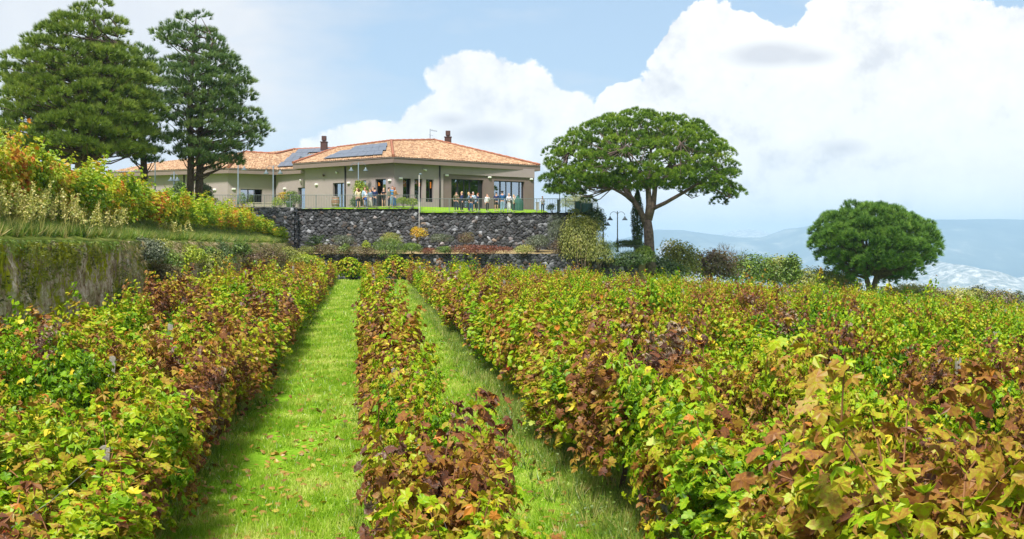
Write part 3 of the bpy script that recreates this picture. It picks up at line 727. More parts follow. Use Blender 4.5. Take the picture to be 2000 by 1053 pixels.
pole(1093, 352, 412, 91.3, .035, 'tall thin dark pole right of the lone man', M_GREY)
pole(1144, 353, 400, 93.5, .03, 'thin dark pole behind the teal panels', M_GREY)
pole(303, 310, 372, 88, .05, 'thin dark pole in front of the left end of the house', M_GREY)
wp = pole(818.6, 342, 500, 89.6, .02, 'white pole rising past the step of the stone wall', M_WHITE)
mb = MB(); c = P(818.6, 341, 89.6); mb.blob(c+[.1, 0, .02], (.13, .09, .08), seg=8, rings=6); mb.obj('floodlight', M_GREY, wp)

# ------------------------------------------------------------------ furniture
M_OAK = plain('weathered_oak', (.25, .14, .09), .8, var=.3, vs=9)
M_BENCH = plain('bleached_wood', (.42, .37, .30), .8, var=.2, vs=6)
M_HOOP = plain('hoop_iron', (.35, .35, .35), .5, metal=.6)
c = P(655.5, 405.5, 92.6); brl = empty('wine_barrel', c, 'wooden wine barrel with pale hoops standing beside the house door', 'barrel')
prof = lambda k=0: [(.27+k, 0), (.33+k, .3), (.345+k, .45), (.33+k, .6), (.27+k, .9)]
mb = MB(); mb.lathe(c, [(0, 0.01)]+prof()+[(.25, .9), (.24, .87), (0, .87)], 20); mb.obj('body', M_OAK, brl)
for z, r in ((.05, .285), (.25, .325), (.62, .333), (.82, .293)):
    mb = MB(); mb.lathe(c, [(r, z), (r+.012, z+.01), (r+.012, z+.05), (r, z+.06)], 20); mb.obj('hoop', M_HOOP, brl)
c = P(513, 409, 93); tb = empty('picnic_table', c, 'low weathered wooden table with benches by the left wing railing', 'table')
mb = MB()
for i in range(5): mb.box(c+[-1.1, -.4+.16*i, .52], c+[1.1, -.26+.16*i, .56])
mb.obj('tabletop', M_BENCH, tb)
for sx in (-.8, .8):
    for sy in (-.32, .32): mb = MB(); mb.box(c+[sx-.04, sy-.04, -.05], c+[sx+.04, sy+.04, .515]); mb.obj('leg', M_BENCH, tb)
for sy in (-.8, .75):
    mb = MB(); mb.box(c+[-1.1, sy, .3], c+[1.1, sy+.22, .34]); mb.box(c+[-.9, sy+.05, -.05], c+[-.82, sy+.15, .295]); mb.box(c+[.82, sy+.05, -.05], c+[.9, sy+.15, .295]); mb.obj('bench_seat', M_BENCH, tb)
c = P(565, 408, 91.6); mb = MB(); mb.lathe(c, [(0, 0), (.2, 0), (.28, .5), (.3, .52), (.3, .58), (.25, .58), (.24, .5), (0, .5)], 14); tag(mb.obj('planter', M_GREY), 'pale round planter under the small trees of the left wing', 'planter')
# dark green stack near the right windows, simplified to one canvas covered shape
M_COVER = plain('bottle_green_canvas', (.02, .09, .07), .8, var=.2)
c = np.array([XA(1011, 96), 96, 3.0]); par = empty('covered_stack', c, 'dark green covered stack behind the white coated person', 'cover')
mb = MB(); mb.lathe(c, [(.5, 0), (.52, .5), (.48, .8), (.34, .95), (.1, 1.15), (.04, 1.3), (0, 1.33)], 14); mb.obj('canvas', M_COVER, par)

# ------------------------------------------------------------------ generic plants
LM = {}
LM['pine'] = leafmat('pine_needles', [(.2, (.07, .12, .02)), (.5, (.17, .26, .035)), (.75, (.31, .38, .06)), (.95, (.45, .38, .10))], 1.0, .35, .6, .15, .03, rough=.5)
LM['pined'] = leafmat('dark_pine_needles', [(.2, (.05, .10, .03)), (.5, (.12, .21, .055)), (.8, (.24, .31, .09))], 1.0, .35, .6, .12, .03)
LM['umb'] = leafmat('stone_pine_needles', [(.2, (.045, .105, .012)), (.5, (.13, .235, .022)), (.75, (.26, .37, .035)), (.95, (.42, .46, .08))], .8, .4, .6, .08, .02)
LM['cyp'] = leafmat('cypress_scales', [(.2, (.035, .07, .02)), (.6, (.075, .13, .035)), (.9, (.13, .18, .05))], 1, .3, .6, .1, .02)
LM['green'] = leafmat('green_leaves', [(.2, (.045, .10, .012)), (.5, (.12, .21, .02)), (.8, (.26, .36, .045))], .8, .4, .6)
LM['dark'] = leafmat('dark_leaves', [(.2, (.03, .07, .02)), (.5, (.08, .15, .035)), (.85, (.18, .26, .07))], .8, .4, .6)
LM['yel'] = leafmat('yellow_green_leaves', [(.2, (.12, .20, .01)), (.5, (.32, .42, .02)), (.85, (.55, .55, .04))], .8, .4, .6)
LM['gold'] = leafmat('golden_leaves', [(.2, (.22, .25, .01)), (.5, (.60, .42, .01)), (.85, (.75, .32, .02))], .9, .3, .7)
LM['olive'] = leafmat('olive_leaves', [(.2, (.05, .07, .04)), (.5, (.12, .15, .08)), (.85, (.25, .28, .19))], .8, .3, .7)
LM['oliveg'] = leafmat('pale_green_leaves', [(.2, (.10, .13, .02)), (.5, (.25, .29, .05)), (.8, (.44, .42, .11))], .5, .5, .6)
LM['rust'] = leafmat('rusty_leaves', [(.2, (.07, .025, .015)), (.5, (.20, .05, .025)), (.8, (.28, .13, .05)), (.95, (.18, .2, .05))], 1.2, .5, .5)
LM['brown'] = leafmat('brown_leaves', [(.2, (.07, .04, .025)), (.5, (.15, .09, .05)), (.7, (.17, .17, .05)), (.9, (.25, .2, .1))], 1.0, .6, .5)
LM['straw'] = leafmat('straw_plumes', [(.2, (.26, .32, .05)), (.5, (.50, .48, .13)), (.85, (.68, .58, .25))], .7, .3, .7, .35)
LM['weed'] = leafmat('fresh_weeds', [(.2, (.06, .14, .015)), (.5, (.15, .28, .02)), (.8, (.30, .40, .06))], .7, .5, .6, .35)
M_TWIG = plain('twig_bark', (.12, .09, .065), .9, var=.3, vs=9)
def bush(name, label, cat, c, r, mat, n=900, ls=.09, T=(OVAL, OVAL_F), lobes=7, stem=True, tipdown=.3, flat=0, group=None, tuft=False, shell=.75, low=-.6, wood=None, seed=None):
    """leaf cloud on uneven lobes about the centre c with half sizes r, on visible stems"""
    c = np.array(c, float); r = np.array(r, float); ro = r; r = r*[1.5, 1.2, 1.5]
    o = empty(name, (c[0], c[1], c[2]-ro[2]), label, cat, group)
    mb = MB(); L = rng.normal(size=(lobes, 3)); L = unit(L)*(.35+.3*rng.random((lobes, 1))); L[:, 2] = np.abs(L[:, 2])*1.1-.25
    ws = .42+.22*rng.random(lobes); L = np.vstack([L, [0, 0, 0]]); ws = np.append(ws, .68)
    pk = rng.choice(len(L), size=n, p=ws**2/np.sum(ws**2)); d = ball(n); d[:, 2] = np.where(d[:, 2] < low, -d[:, 2], d[:, 2])
    rad = ws[pk][:, None]*(shell+(1-shell)*rng.random((n, 1))*1.35)
    pos = c+r*(L[pk]+d*rad); lt = rng.random((len(L), 1))[pk]
    col = np.hstack([.65*rng.random((n, 1))+.35*lt, rng.random((n, 2))])
    if tuft: tufts(mb, pos, d+[0, 0, .6], K=tuft, ln=ls, w=ls*.17, col=col)
    else: leaves(mb, pos, d+.5*rng.normal(size=(n, 3))+[0, 0, .5], ls*(.7+.6*rng.random(n)), *T, col=col, tip=None if flat == 0 else np.tile([0, 0, flat], (n, 1))+.4*rng.normal(size=(n, 3)))
    mb.obj('foliage', mat, o)
    if stem:
        mb = MB(); b = c-[0, 0, r[2]*1.05]
        for k in range(min(6, len(L))):
            e = c+r*L[k]*1.1; mid = (b+e)/2+rng.normal(size=3)*.08*r; mb.tube([b+rng.normal(size=3)*[.05, .05, 0], mid, e], np.array([.05, .03, .012])*min(1.5, r[2]), 5)
        mb.obj('stem', wood or M_TWIG, o)
    return o
def tree_small(label, x, ytop, ybase, Y, w, mat, n=2500, ls=.14, cat='tree', group=None, name='broadleaf_tree', tr=.35, **k):
    b = P(x, ybase, Y); t = P(x, ytop, Y); H = t[2]-b[2]; c = np.array([b[0], Y, b[2]+H*(.5+tr/2)]); r = np.array([w*Y/F/2, w*Y/F/2, H*(.5-tr/2)])
    o = bush(name, label, cat, c, r, mat, n, ls, lobes=11, stem=False, group=group, **k)
    o.name = name; mb = MB(); mb.tube([b-[0, 0, .3], b+[.05*H*.2, 0, H*tr*.6], c], [.05*H*.5+.03, .04*H*.5+.02, .03], 7)
    for i in range(7):
        e = c+r*ball(1)[0]*.75; e[2] = abs(e[2]-c[2])*.8+c[2]-.1*H; mb.tube([b+[0, 0, H*tr*.7], (c+e)/2-[0, 0, .1*H], e], [.03+.012*H, .02+.004*H, .01], 5)
    mb.obj('trunk', M_TWIG, o, ); return o

# planting bed shrubs in front of the stone wall  (x, y centre, Y, half width px, half height px)
def bp(x, y, Y, wx, hy): k = Y/F; return P(x, y, Y), (wx*k, min(wx, 22)*k*.8+.1, hy*k)
def B(name, label, cat, x, y, wx, hy, mat, Y=88, **k):
    c, r = bp(x, y, Y, wx, hy); k['n'] = int(k.get('n', 900)*1.5); return bush(name, label, cat, c, r, mat, **k)
# cycad: arching stiff fronds
c = P(620, 484, 88); o = empty('cycad', c, 'dark green cycad with arching fronds at the left foot of the tall wall', 'plant')
mb = MB(); 
for i in range(46):
    a = rng.random()*2*math.pi; el = rng.uniform(.15, 1.3); L = rng.uniform(1.0, 1.35); t = np.linspace(0, 1, 9)
    hd = np.array([math.cos(a), math.sin(a), 0]); pts = c+hd*(t*L*math.cos(el))[:, None]+np.array([0, 0, 1])*(t*L*math.sin(el)+.15-.3*t*t)[:, None]
    mb.tube(pts, .012, 3, cap=False); pp = np.repeat(pts[1:], 6, 0)+rng.normal(size=(48, 3))*.03; sd = np.cross(hd, [0, 0, 1]); 
    leaves(mb, pp, np.tile([0, 0, 1.], (48, 1))+.2*rng.normal(size=(48, 3)), .2, NEED, NEED_F, tip=np.where(rng.random((48, 1)) < .5, 1, -1)*sd+hd*.6+[0, 0, .1], width=.1/.6)
mb.obj('fronds', LM['dark'], o); mb = MB(); mb.lathe(c-[0, 0, .5], [(.16, 0), (.19, .3), (.15, .6), (0, .66)], 10); mb.obj('trunk', M_BARK, o)
B('olive_bush', 'low grey green domed bush right of the cycad', 'bush', 672, 470, 19, 10, LM['olive'], n=1500, ls=.07)
B('bush', 'rusty brown bush at the left of the low wall below the cycad', 'bush', 645, 489, 25, 11, LM['brown'], Y=86.4, n=1800, ls=.08)
B('bush', 'brown and red bush left of the big rosemary', 'bush', 706, 491, 28, 12, LM['brown'], Y=86.4, n=2000, ls=.08)
B('weed_tuft', 'bright green weed tuft rising between the two brown bushes', 'plant', 716, 480, 8, 8, LM['yel'], Y=86.2, n=350, ls=.08)
B('weed_tuft', 'green tuft in the gap right of the first brown bush', 'plant', 673, 487, 11, 9, LM['green'], Y=86.3, n=450, ls=.09)
B('rosemary_bush', 'big deep green rosemary bush in the middle of the bed', 'bush', 762, 487, 26, 20, LM['green'], Y=86.3, n=2600, ls=.17, T=(NEED*[.16, 1, 1], NEED_F), flat=1.2)
B('rosemary_bush', 'smaller deep green rosemary bush right of the biggest one', 'bush', 803, 488, 20, 12, LM['green'], Y=86.3, n=1600, ls=.16, T=(NEED*[.16, 1, 1], NEED_F), flat=1.2)
B('bush', 'round yellowish olive bush behind the rosemary', 'bush', 769, 467, 18, 11, LM['oliveg'], n=1400, ls=.07)
B('golden_shrub', 'small round golden yellow shrub on a thin stem under the white pole', 'shrub', 816, 457, 13, 12, LM['gold'], n=800, ls=.09)
mb = MB(); c = P(816, 490, 88); mb.tube([c-[0, 0, .2], c+[0, 0, 1.2]], .025, 6); tag(mb.obj('stake', M_TWIG), 'thin stem under the golden shrub', 'stake')
B('olive_bush', 'grey green umbrella shaped bush right of the golden shrub', 'bush', 861, 466, 19, 9, LM['olive'], n=1300, ls=.07)
B('bush', 'orange tinted round bush on the bed above the red creeper', 'bush', 908, 467, 16, 10, LM['brown'], n=1100, ls=.08)
B('creeper', 'rust red creeping plant hanging over the low wall', 'plant', 925, 489, 46, 10, LM['rust'], Y=86.5, n=2600, ls=.08, stem=False)
B('creeper', 'thin rusty plant trailing on the low wall, right of the red creeper', 'plant', 985, 487, 22, 5, LM['rust'], Y=86.7, n=500, ls=.07, stem=False)
B('bush', 'dark green rounded bush near the right end of the stone wall', 'bush', 1050, 472, 22, 13, LM['olive'], n=1700, ls=.08)
B('broom_bush', 'feathery grey green bush in front of the wall end', 'bush', 1093, 453, 22, 24, LM['olive'], Y=87.4, n=3200, ls=.22, T=(NEED*[.07, 1, 1], NEED_F), flat=1.5)
B('bush', 'brown dry bush under the feathery bush', 'bush', 1094, 482, 19, 13, LM['brown'], Y=87, n=1200, ls=.08)
B('weeping_shrub', 'large pale weeping shrub right of the stone wall', 'shrub', 1140, 476, 38, 50, LM['oliveg'], Y=86.2, n=7000, ls=.15, T=(OVAL*[.5, 1, 1], OVAL_F), flat=-1.3, lobes=12)
B('weeping_shrub', 'smaller pale trailing shrub at the foot of the biggest one', 'shrub', 1168, 497, 20, 20, LM['oliveg'], Y=85.6, n=1700, ls=.14, T=(OVAL*[.5, 1, 1], OVAL_F), flat=-1.3)
B('dark_bush', 'dark glossy bush at the terrace corner behind the weeping shrub', 'bush', 1157, 436, 21, 26, LM['dark'], Y=91, n=2800, ls=.12)
B('dark_bush', 'small dark hedge piece on top of the stone wall end', 'bush', 1113, 425, 14, 12, LM['dark'], Y=90.6, n=900, ls=.1)
B('rosemary_bush', 'dark rosemary bush left of the short dark wall', 'bush', 1188, 490, 18, 20, LM['green'], Y=86.8, n=1900, ls=.17, T=(NEED*[.16, 1, 1], NEED_F), flat=1.1)
B('trimmed_hedge', 'dark trimmed hedge behind the lower railing', 'hedge', 1232, 478, 28, 9, LM['dark'], Y=91.5, n=2200, ls=.09, stem=False)
B('ivy', 'dark ivy mound spilling over the short dark wall', 'ivy', 1222, 509, 26, 16, LM['dark'], Y=86.6, n=2600, ls=.1, stem=False)
B('ivy', 'ivy heap climbing at the foot of the umbrella pine', 'ivy', 1257, 498, 15, 18, LM['green'], Y=86.8, n=1900, ls=.1, stem=False)
B('bush', 'small grey green bush between the cycad and the stone corner', 'bush', 598, 489, 14, 9, LM['oliveg'], Y=86.6, n=700, ls=.08)
B('bush', 'reddish dry bush between the rosemary and the golden shrub', 'bush', 838, 491, 14, 7, LM['rust'], Y=86.5, n=700, ls=.07)
B('bush', 'green low bush left of the red creeper', 'bush', 868, 489, 13, 8, LM['green'], Y=86.5, n=700, ls=.08)
B('bush', 'olive green low bush right of the thin rusty plant', 'bush', 1022, 488, 16, 9, LM['oliveg'], Y=86.6, n=900, ls=.08)
# terrace plants
B('yellow_shrub', 'left one of the pair of bright yellow green shrubs on the terrace edge', 'shrub', 788.5, 393, 9.5, 7, LM['yel'], Y=90.7, n=900, ls=.07, group='pair of yellow green shrubs')
B('yellow_shrub', 'right one of the pair of bright yellow green shrubs, beside the white pole', 'shrub', 806, 396, 11, 8, LM['yel'], Y=90.7, n=1000, ls=.07, group='pair of yellow green shrubs')
for x, y in ((789, 402), (806, 403)):
    pass
B('small_tree', 'yellow green leafy young tree behind the left group', 'tree', 706, 374, 14, 18, LM['yel'], Y=93, n=1500, ls=.1)
B('bush', 'dark green bush at the foot of the yellow green young tree', 'bush', 696, 396, 9, 12, LM['dark'], Y=93.2, n=700, ls=.09)
B('small_tree', 'small round green tree by the narrow door of the left wing', 'tree', 574, 387, 12, 14, LM['green'], Y=92, n=1100, ls=.09)
B('small_tree', 'orange tinted small tree left of the round green one', 'tree', 557, 384, 10, 9, LM['gold'], Y=93, n=600, ls=.09)
B('bush', 'light green low bush under the orange tinted small tree', 'bush', 543, 397, 10, 9, LM['yel'], Y=92.6, n=600, ls=.08)
B('bush', 'thin green plant in front of the left wing window', 'bush', 474, 391, 6, 12, LM['green'], Y=92.5, n=350, ls=.08)
B('dark_bush', 'dark conical bush left of the twin trunked pine', 'bush', 350, 371, 13, 15, LM['dark'], Y=85, n=1800, ls=.1)
B('dark_bush', 'dark bush at the right foot of the twin trunked pine', 'bush', 399, 376, 13, 17, LM['dark'], Y=84, n=1800, ls=.1)
B('bush', 'small yellow green bush right of the dark bush, left of the railing', 'bush', 415, 393, 7, 7, LM['yel'], Y=86, n=500, ls=.08)
B('bush', 'bright green round bush at the foot of the thin dark pole', 'bush', 1078, 406, 8, 6, LM['green'], Y=91.6, n=500, ls=.08)
B('bush', 'light green low bush in front of the teal panels', 'bush', 1119, 412, 9, 5, LM['yel'], Y=91.5, n=500, ls=.07)
B('pine_shrub', 'wide soft green shrub behind the teal panels', 'shrub', 1128, 397, 31, 15, LM['oliveg'], Y=96, n=3000, ls=.2, T=(NEED*[.1, 1, 1], NEED_F), flat=1.0)
# cypress
c = P(1245, 430, 95); o = empty('cypress', P(1245, 490, 95), 'slim dark cypress standing behind the umbrella pine trunk', 'tree'); mb = MB(); n = 4500
hh = rng.random(n)**.9; a = rng.random(n)*2*math.pi; rr = (.80*np.sin(np.clip(hh*1.25+.28, 0, 1.55)*1.0)*(1-hh**2.6)+.05)*(.8+.25*rng.random(n))*(1+.12*np.sin(hh*30+a*3))
pos = np.stack([c[0]+rr*np.cos(a), c[1]+rr*np.sin(a), P(0, 492, 95)[2]+hh*(ZA(368, 95)-ZA(492, 95))], 1); dd = np.stack([np.cos(a), np.sin(a), np.full(n, 1.2)], 1)
leaves(mb, pos, dd, .2, NEED, NEED_F, tip=np.stack([.3*np.cos(a), .3*np.sin(a), np.ones(n)], 1)+.25*rng.normal(size=(n, 3)), width=.45)
mb.obj('crown', LM['cyp'], o); mb = MB(); b = P(1245, 500, 95); mb.tube([b-[0, 0, .5], b+[0, 0, 4.6]], [.14, .02], 7); mb.obj('trunk', M_TWIG, o)

# background trees beyond the vineyard, right
BG = [(1325, 478, 545, 92, 60, 'oliveg', 'yellow green bushy tree right of the umbrella pine trunk'), (1295, 508, 548, 90, 60, 'dark', 'dark low bush between the umbrella pine and the vines'),
      (1388, 497, 552, 96, 74, 'brown', 'dull brownish tree under the bare branches'), (1465, 505, 556, 98, 66, 'green', 'round green tree right of the bare tree'),
      (1515, 512, 560, 100, 60, 'oliveg', 'pale green tree in the middle of the far hedge'), (1545, 504, 556, 97, 26, 'green', 'slim taller tree left of the pale far hedge'),
      (1580, 530, 568, 101, 74, 'oliveg', 'low pale hedge tree left of the round pine'), (1635, 538, 574, 103, 70, 'oliveg', 'low pale bush at the left foot of the round pine'),
      (1762, 562, 590, 104, 84, 'oliveg', 'wide pale bush right of the round pine trunk'), (1825, 572, 598, 106, 50, 'brown', 'small brownish bush on the skyline right of the round pine'),
      (1880, 570, 604, 108, 76, 'oliveg', 'rounded pale bush on the right skyline'), (1910, 566, 606, 110, 30, 'olive', 'thin grey green tree on the right skyline'),
      (1950, 576, 610, 108, 60, 'brown', 'brownish green bush near the right edge'), (1990, 578, 616, 112, 40, 'olive', 'grey green bush at the right edge of the skyline')]
for x, yt, yb, Y, wd, m_, lab in BG:
    tree_small(lab, x, yt-6, yb+14, Y, wd*1.15, LM[m_], n=int(1000+wd*38), ls=.2, tr=.12, group='bushes and small trees beyond the vineyard', shell=.55, name='background_tree' if m_ != 'dark' else 'background_bush')
def bare(label, x, yt, yb, Y, sp, seed):
    r = random.Random(seed); b = P(x, yb, Y); H = ZA(yt, Y)-b[2]; mb = MB()
    def rec(p, d, L, rad, dep):
        pts = [p]; q = p.copy(); dd = d.copy()
        for k in range(3): dd = unit(dd+np.array([r.gauss(0, .12), r.gauss(0, .12), .06])); q = q+dd*L/3; pts.append(q.copy())
        mb.tube(pts, [rad, rad*.85, rad*.7, rad*.55], 5 if dep < 2 else 3, cap=False)
        if dep >= 5: return
        for k in range(3 if dep else 4):
            nd = unit(dd+np.array([r.gauss(0, sp), r.gauss(0, sp), r.uniform(-.1, .45)])); rec(pts[r.choice((2, 3))], nd, L*r.uniform(.6, .8), rad*.55, dep+1)
    rec(b, np.array([0, 0, 1.]), H*.34, .09, 0); o = mb.obj('bare_tree', M_TWIG); tag(o, label, 'tree', 'leafless trees beyond the vineyard')
bare('leafless tree with spreading twigs, right one of the bare pair', 1440, 468, 548, 97, .55, 3)
bare('leafless bushy tree, left one of the bare pair', 1392, 474, 552, 99, .5, 9)

# ------------------------------------------------------------------ big pines
def pine(label, x, Y, ybase, prof, trunks, mat, bark, K, nclump, group=None, dens=1.0, name='pine_tree', tl=.34, seed=1, thin=.6, sep=1.0):
    """prof: list of (y, left x, right x) crown outline in photo columns at depth Y; trunks: list of (poly, radii)"""
    r = np.random.default_rng(seed); k = Y/F
    o = empty(name, P(x, ybase, Y), label, 'tree', group)
    tb = MB()
    for pts, rad in trunks: tb.tube([P(a, b, Y+dy) for a, b, dy in pts], rad, 10)
    pr = np.array(prof, float); cr = MB(); wood = MB()
    ys_ = r.uniform(pr[0, 0], pr[-1, 0], nclump)
    C = []
    CC = []; tries = 0
    while len(C) < nclump and tries < 12000:
        tries += 1; y = r.uniform(pr[0, 0], pr[-1, 0]); v = (y-pr[0, 0])/(pr[-1, 0]-pr[0, 0])
        if r.random() < thin*v**1.5: continue
        l = np.interp(y, pr[:, 0], pr[:, 1]); rr_ = np.interp(y, pr[:, 0], pr[:, 2]); cx = (l+rr_)/2
        a = r.uniform(0, 2*math.pi); q = math.sqrt(r.uniform(.15, 1.0)); hw = (rr_-l)/2
        px = cx+hw*q*math.cos(a)*.95; dy = hw*k*q*math.sin(a)*.9; c_3 = np.array([px*k, dy, y*k*1.5])
        if CC and np.min(np.linalg.norm(np.array(CC)-c_3, axis=1)) < sep: continue
        CC.append(c_3); C.append((px, y, dy, q))
    for px, y, dy, q in C:
        c = np.array([(px-1000)*k, Y+dy, (YH-y)*k]); 
        # a branch from the nearest trunk, rising outwards
        tp = trunks[r.integers(len(trunks))][0]; ty = np.array([t[1] for t in tp]); tx = np.array([t[0] for t in tp]); od = np.argsort(ty)
        yb = min(y+r.uniform(10, 45)+abs(px-x)*.12, ty.max()-10); bx = np.interp(yb, ty[od], tx[od]); b = np.array([(bx-1000)*k, Y, (YH-yb)*k])
        mid = (b+c)/2+[0, 0, -.18*r.random()*np.linalg.norm(c-b)*.6]; L = np.linalg.norm(c-b)
        wood.tube([b, mid, c], [.03+.014*L, .022+.007*L, .015], 5, cap=False)
        rr = r.uniform(.5, .95); R3 = np.array([rr, rr, rr*.5]); n = int(52*dens*rr*rr)
        d = ball(n); d[:, 2] = np.abs(d[:, 2])*1.0-.35*(r.random(n) < .45); d = unit(d)
        pos = c+R3*d*(.55+.5*r.random((n, 1)))
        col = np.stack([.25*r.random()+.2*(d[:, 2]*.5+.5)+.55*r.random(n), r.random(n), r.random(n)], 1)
        out = (c-np.array([(x-1000)*k, Y, c[2]]))*.12
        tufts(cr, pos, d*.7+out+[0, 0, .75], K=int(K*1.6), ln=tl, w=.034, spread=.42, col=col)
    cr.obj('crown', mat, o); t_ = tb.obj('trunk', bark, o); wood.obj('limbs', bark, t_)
    return o
pine('large dense pine at the far left, the widest of the pines', 160, 70, 300,
     [(10, 178, 212), (35, 120, 232), (60, 88, 238), (85, 60, 242), (110, 30, 260), (135, 20, 290), (165, 12, 300), (195, 0, 305), (225, 5, 305), (255, -20, 300), (285, -10, 290), (305, 60, 290)],
     [([(160, 330, 0), (162, 250, 0), (160, 170, 0), (172, 90, 0), (190, 20, 0)], [.42, .36, .27, .15, .03]), ([(172, 320, .3), (178, 260, .3), (205, 180, 0), (230, 110, 0)], [.25, .2, .14, .04])],
     LM['pine'], M_BARK, 16, 330, 'tall pines at the left of the house', 1.5, seed=4, thin=.5, sep=1.15)
pine('slim dark pine squeezed between the large pine and the twin trunked pine', 275, 76, 345,
     [(95, 262, 290), (120, 245, 300), (160, 225, 312), (200, 232, 318), (240, 215, 320), (275, 225, 322), (300, 230, 315), (318, 245, 312)],
     [([(282, 355, 0), (280, 300, 0), (272, 220, 0), (276, 100, 0)], [.24, .2, .15, .04])],
     LM['pined'], M_BARK, 14, 95, 'tall pines at the left of the house', 1.1, seed=7)
pine('twin trunked pine standing just left of the house', 380, 80, 385,
     [(28, 372, 395), (45, 318, 408), (70, 312, 428), (95, 325, 440), (120, 320, 470), (150, 300, 482), (180, 305, 486), (205, 312, 490), (232, 320, 512), (258, 330, 516), (285, 335, 500), (308, 345, 470), (330, 385, 450)],
     [([(371, 400, 0), (373, 300, 0), (371, 200, 0), (378, 100, 0), (383, 35, 0)], [.27, .22, .18, .1, .03]), ([(388, 400, .3), (391, 310, .3), (392, 230, .3), (402, 150, .2), (415, 80, 0)], [.3, .24, .18, .1, .03])],
     LM['pined'], M_BARK, 14, 210, 'tall pines at the left of the house', 1.35, seed=9, thin=.85, sep=1.2)
# distant olive green tree top at the far left behind the bank vines
B('background_tree', 'pale green tree top at the left edge behind the bank vines', 'tree', 0, 280, 26, 26, LM['oliveg'], Y=44, n=1500, ls=.14)

# umbrella pine ----------------------------------------------------
def umbrella():
    Y = 88; k = Y/F; r = np.random.default_rng(21)
    o = empty('umbrella_pine', P(1270, 520, Y), 'huge umbrella pine with a broad domed crown right of the house', 'tree')
    tb = MB(); W = lambda l: [P(a, b, Y+d) for a, b, d in l]
    tb.tube(W([(1270, 535, 0), (1269, 500, 0), (1267, 455, 0), (1264, 430, 0)]), [.5, .41, .38, .33], 14)
    tr = tb.obj('trunk', M_BARKR, o)
    limbs = [([(1266, 450, 0), (1250, 410, 0), (1232, 385, .2), (1215, 365, .5), (1195, 342, 1)], [.28, .22, .19, .15, .08]),
             ([(1264, 440, 0), (1268, 400, 0), (1266, 370, 0), (1268, 335, 0), (1272, 290, 0)], [.3, .25, .21, .17, .08]),
             ([(1268, 430, 0), (1276, 400, 0), (1280, 360, .3), (1285, 320, .4)], [.24, .22, .18, .1]),
             ([(1270, 410, 0), (1300, 396, -.5), (1335, 376, -1), (1365, 358, -1.5), (1395, 335, -2)], [.17, .15, .13, .10, .05]),
             ([(1236, 392, 0), (1215, 378, -.8), (1195, 368, -1.4)], [.14, .11, .07]), ([(1244, 402, .3), (1225, 386, 1.0), (1207, 366, 1.8)], [.12, .1, .06]),
             ([(1268, 345, 0), (1300, 330, -1), (1340, 318, -2)], [.16, .12, .06]), ([(1195, 342, 1), (1150, 318, 1), (1110, 300, 1)], [.12, .09, .05]),
             ([(1215, 365, .5), (1175, 350, 2), (1125, 345, 2.5), (1095, 352, 2.5)], [.1, .08, .06, .04]), ([(1365, 358, -1.5), (1400, 372, -1.5), (1425, 385, -1)], [.08, .06, .03]),
             ([(1232, 385, .2), (1220, 340, 2.5), (1200, 290, 4)], [.15, .11, .05]), ([(1280, 360, .3), (1320, 330, 3), (1360, 300, 4)], [.14, .1, .05]), ([(1266, 370, 0), (1240, 330, -3), (1220, 290, -5)], [.15, .1, .05]), ([(1280, 350, .3), (1310, 320, -3), (1330, 280, -5)], [.14, .1, .05])]
    lm = MB(); J = []
    for l, rad in limbs: q = W(l); lm.tube(q, rad, 8); J += q[1:]
    J = np.array(J)
    cx, cz = XA(1248, Y), ZA(345, Y); RX = 192*k; RZ = 128*k; RY = 6.6
    cl = []; tries = 0
    while len(cl) < 300 and tries < 9000:
        tries += 1
        d = ball(1)[0]; d[2] = abs(d[2]) if r.random() < .72 else -abs(d[2])*.22
        q = r.uniform(.86, .95) if r.random() < .72 else r.uniform(.55, .8); c = np.array([cx, Y, cz])+np.array([RX, RY, RZ])*d*q
        ex = abs(c[0]-cx)/RX
        if d[2] < .3 and ex > .55: c[2] -= r.uniform(0, 1.5)*ex
        if d[2] < -.02 and c[0] > cx+1.5 and r.random() < .6: continue
        if cl and np.min(np.linalg.norm(np.array(cl)-c, axis=1)) < .98: continue
        cl.append(c)
    for (x, y, d) in ((1150, 395, 0), (1100, 378, 1), (1090, 345, 2), (1130, 350, 1), (1170, 365, -2), (1200, 350, -3), (1222, 330, -4), (1250, 330, -4), (1265, 350, -4.5), (1180, 330, -4), (1300, 345, -3), (1320, 320, -4), (1415, 365, 0), (1425, 385, 0), (1405, 398, .5), (1433, 372, 1), (1410, 345, 1), (1390, 355, -1), (1375, 330, -2), (1340, 340, -2), (1078, 320, 1), (1150, 310, -4), (1430, 340, 0), (1440, 380, .3)):
        cl.append(P(x, y, Y+d))
    cr = MB()
    for c in cl:
        j = J[np.argmin(np.linalg.norm(J-c, axis=1))]; L = np.linalg.norm(c-j)
        m = (c+j)/2-np.array([0, 0, .12*L]); lm.tube([j, m, c], [.025+.012*L, .02+.006*L, .012], 4, cap=False)
        rr = r.uniform(.5, .82); n = int(84*rr*rr)+14; d = ball(n); d[:, 2] = np.where(d[:, 2] < -.15, -d[:, 2], d[:, 2])
        pos = c+np.array([rr, rr, rr*.72])*d*(.86+.14*r.random((n, 1)))
        col = np.stack([.45*r.random()+.5*r.random(n), r.random(n), r.random(n)], 1)
        tufts(cr, pos, d+[0, 0, .35], K=30, ln=.24, w=.028, spread=.5, col=col)
    cr.obj('crown', LM['umb'], o); lm.obj('limbs', M_BARKR, tr)
umbrella()
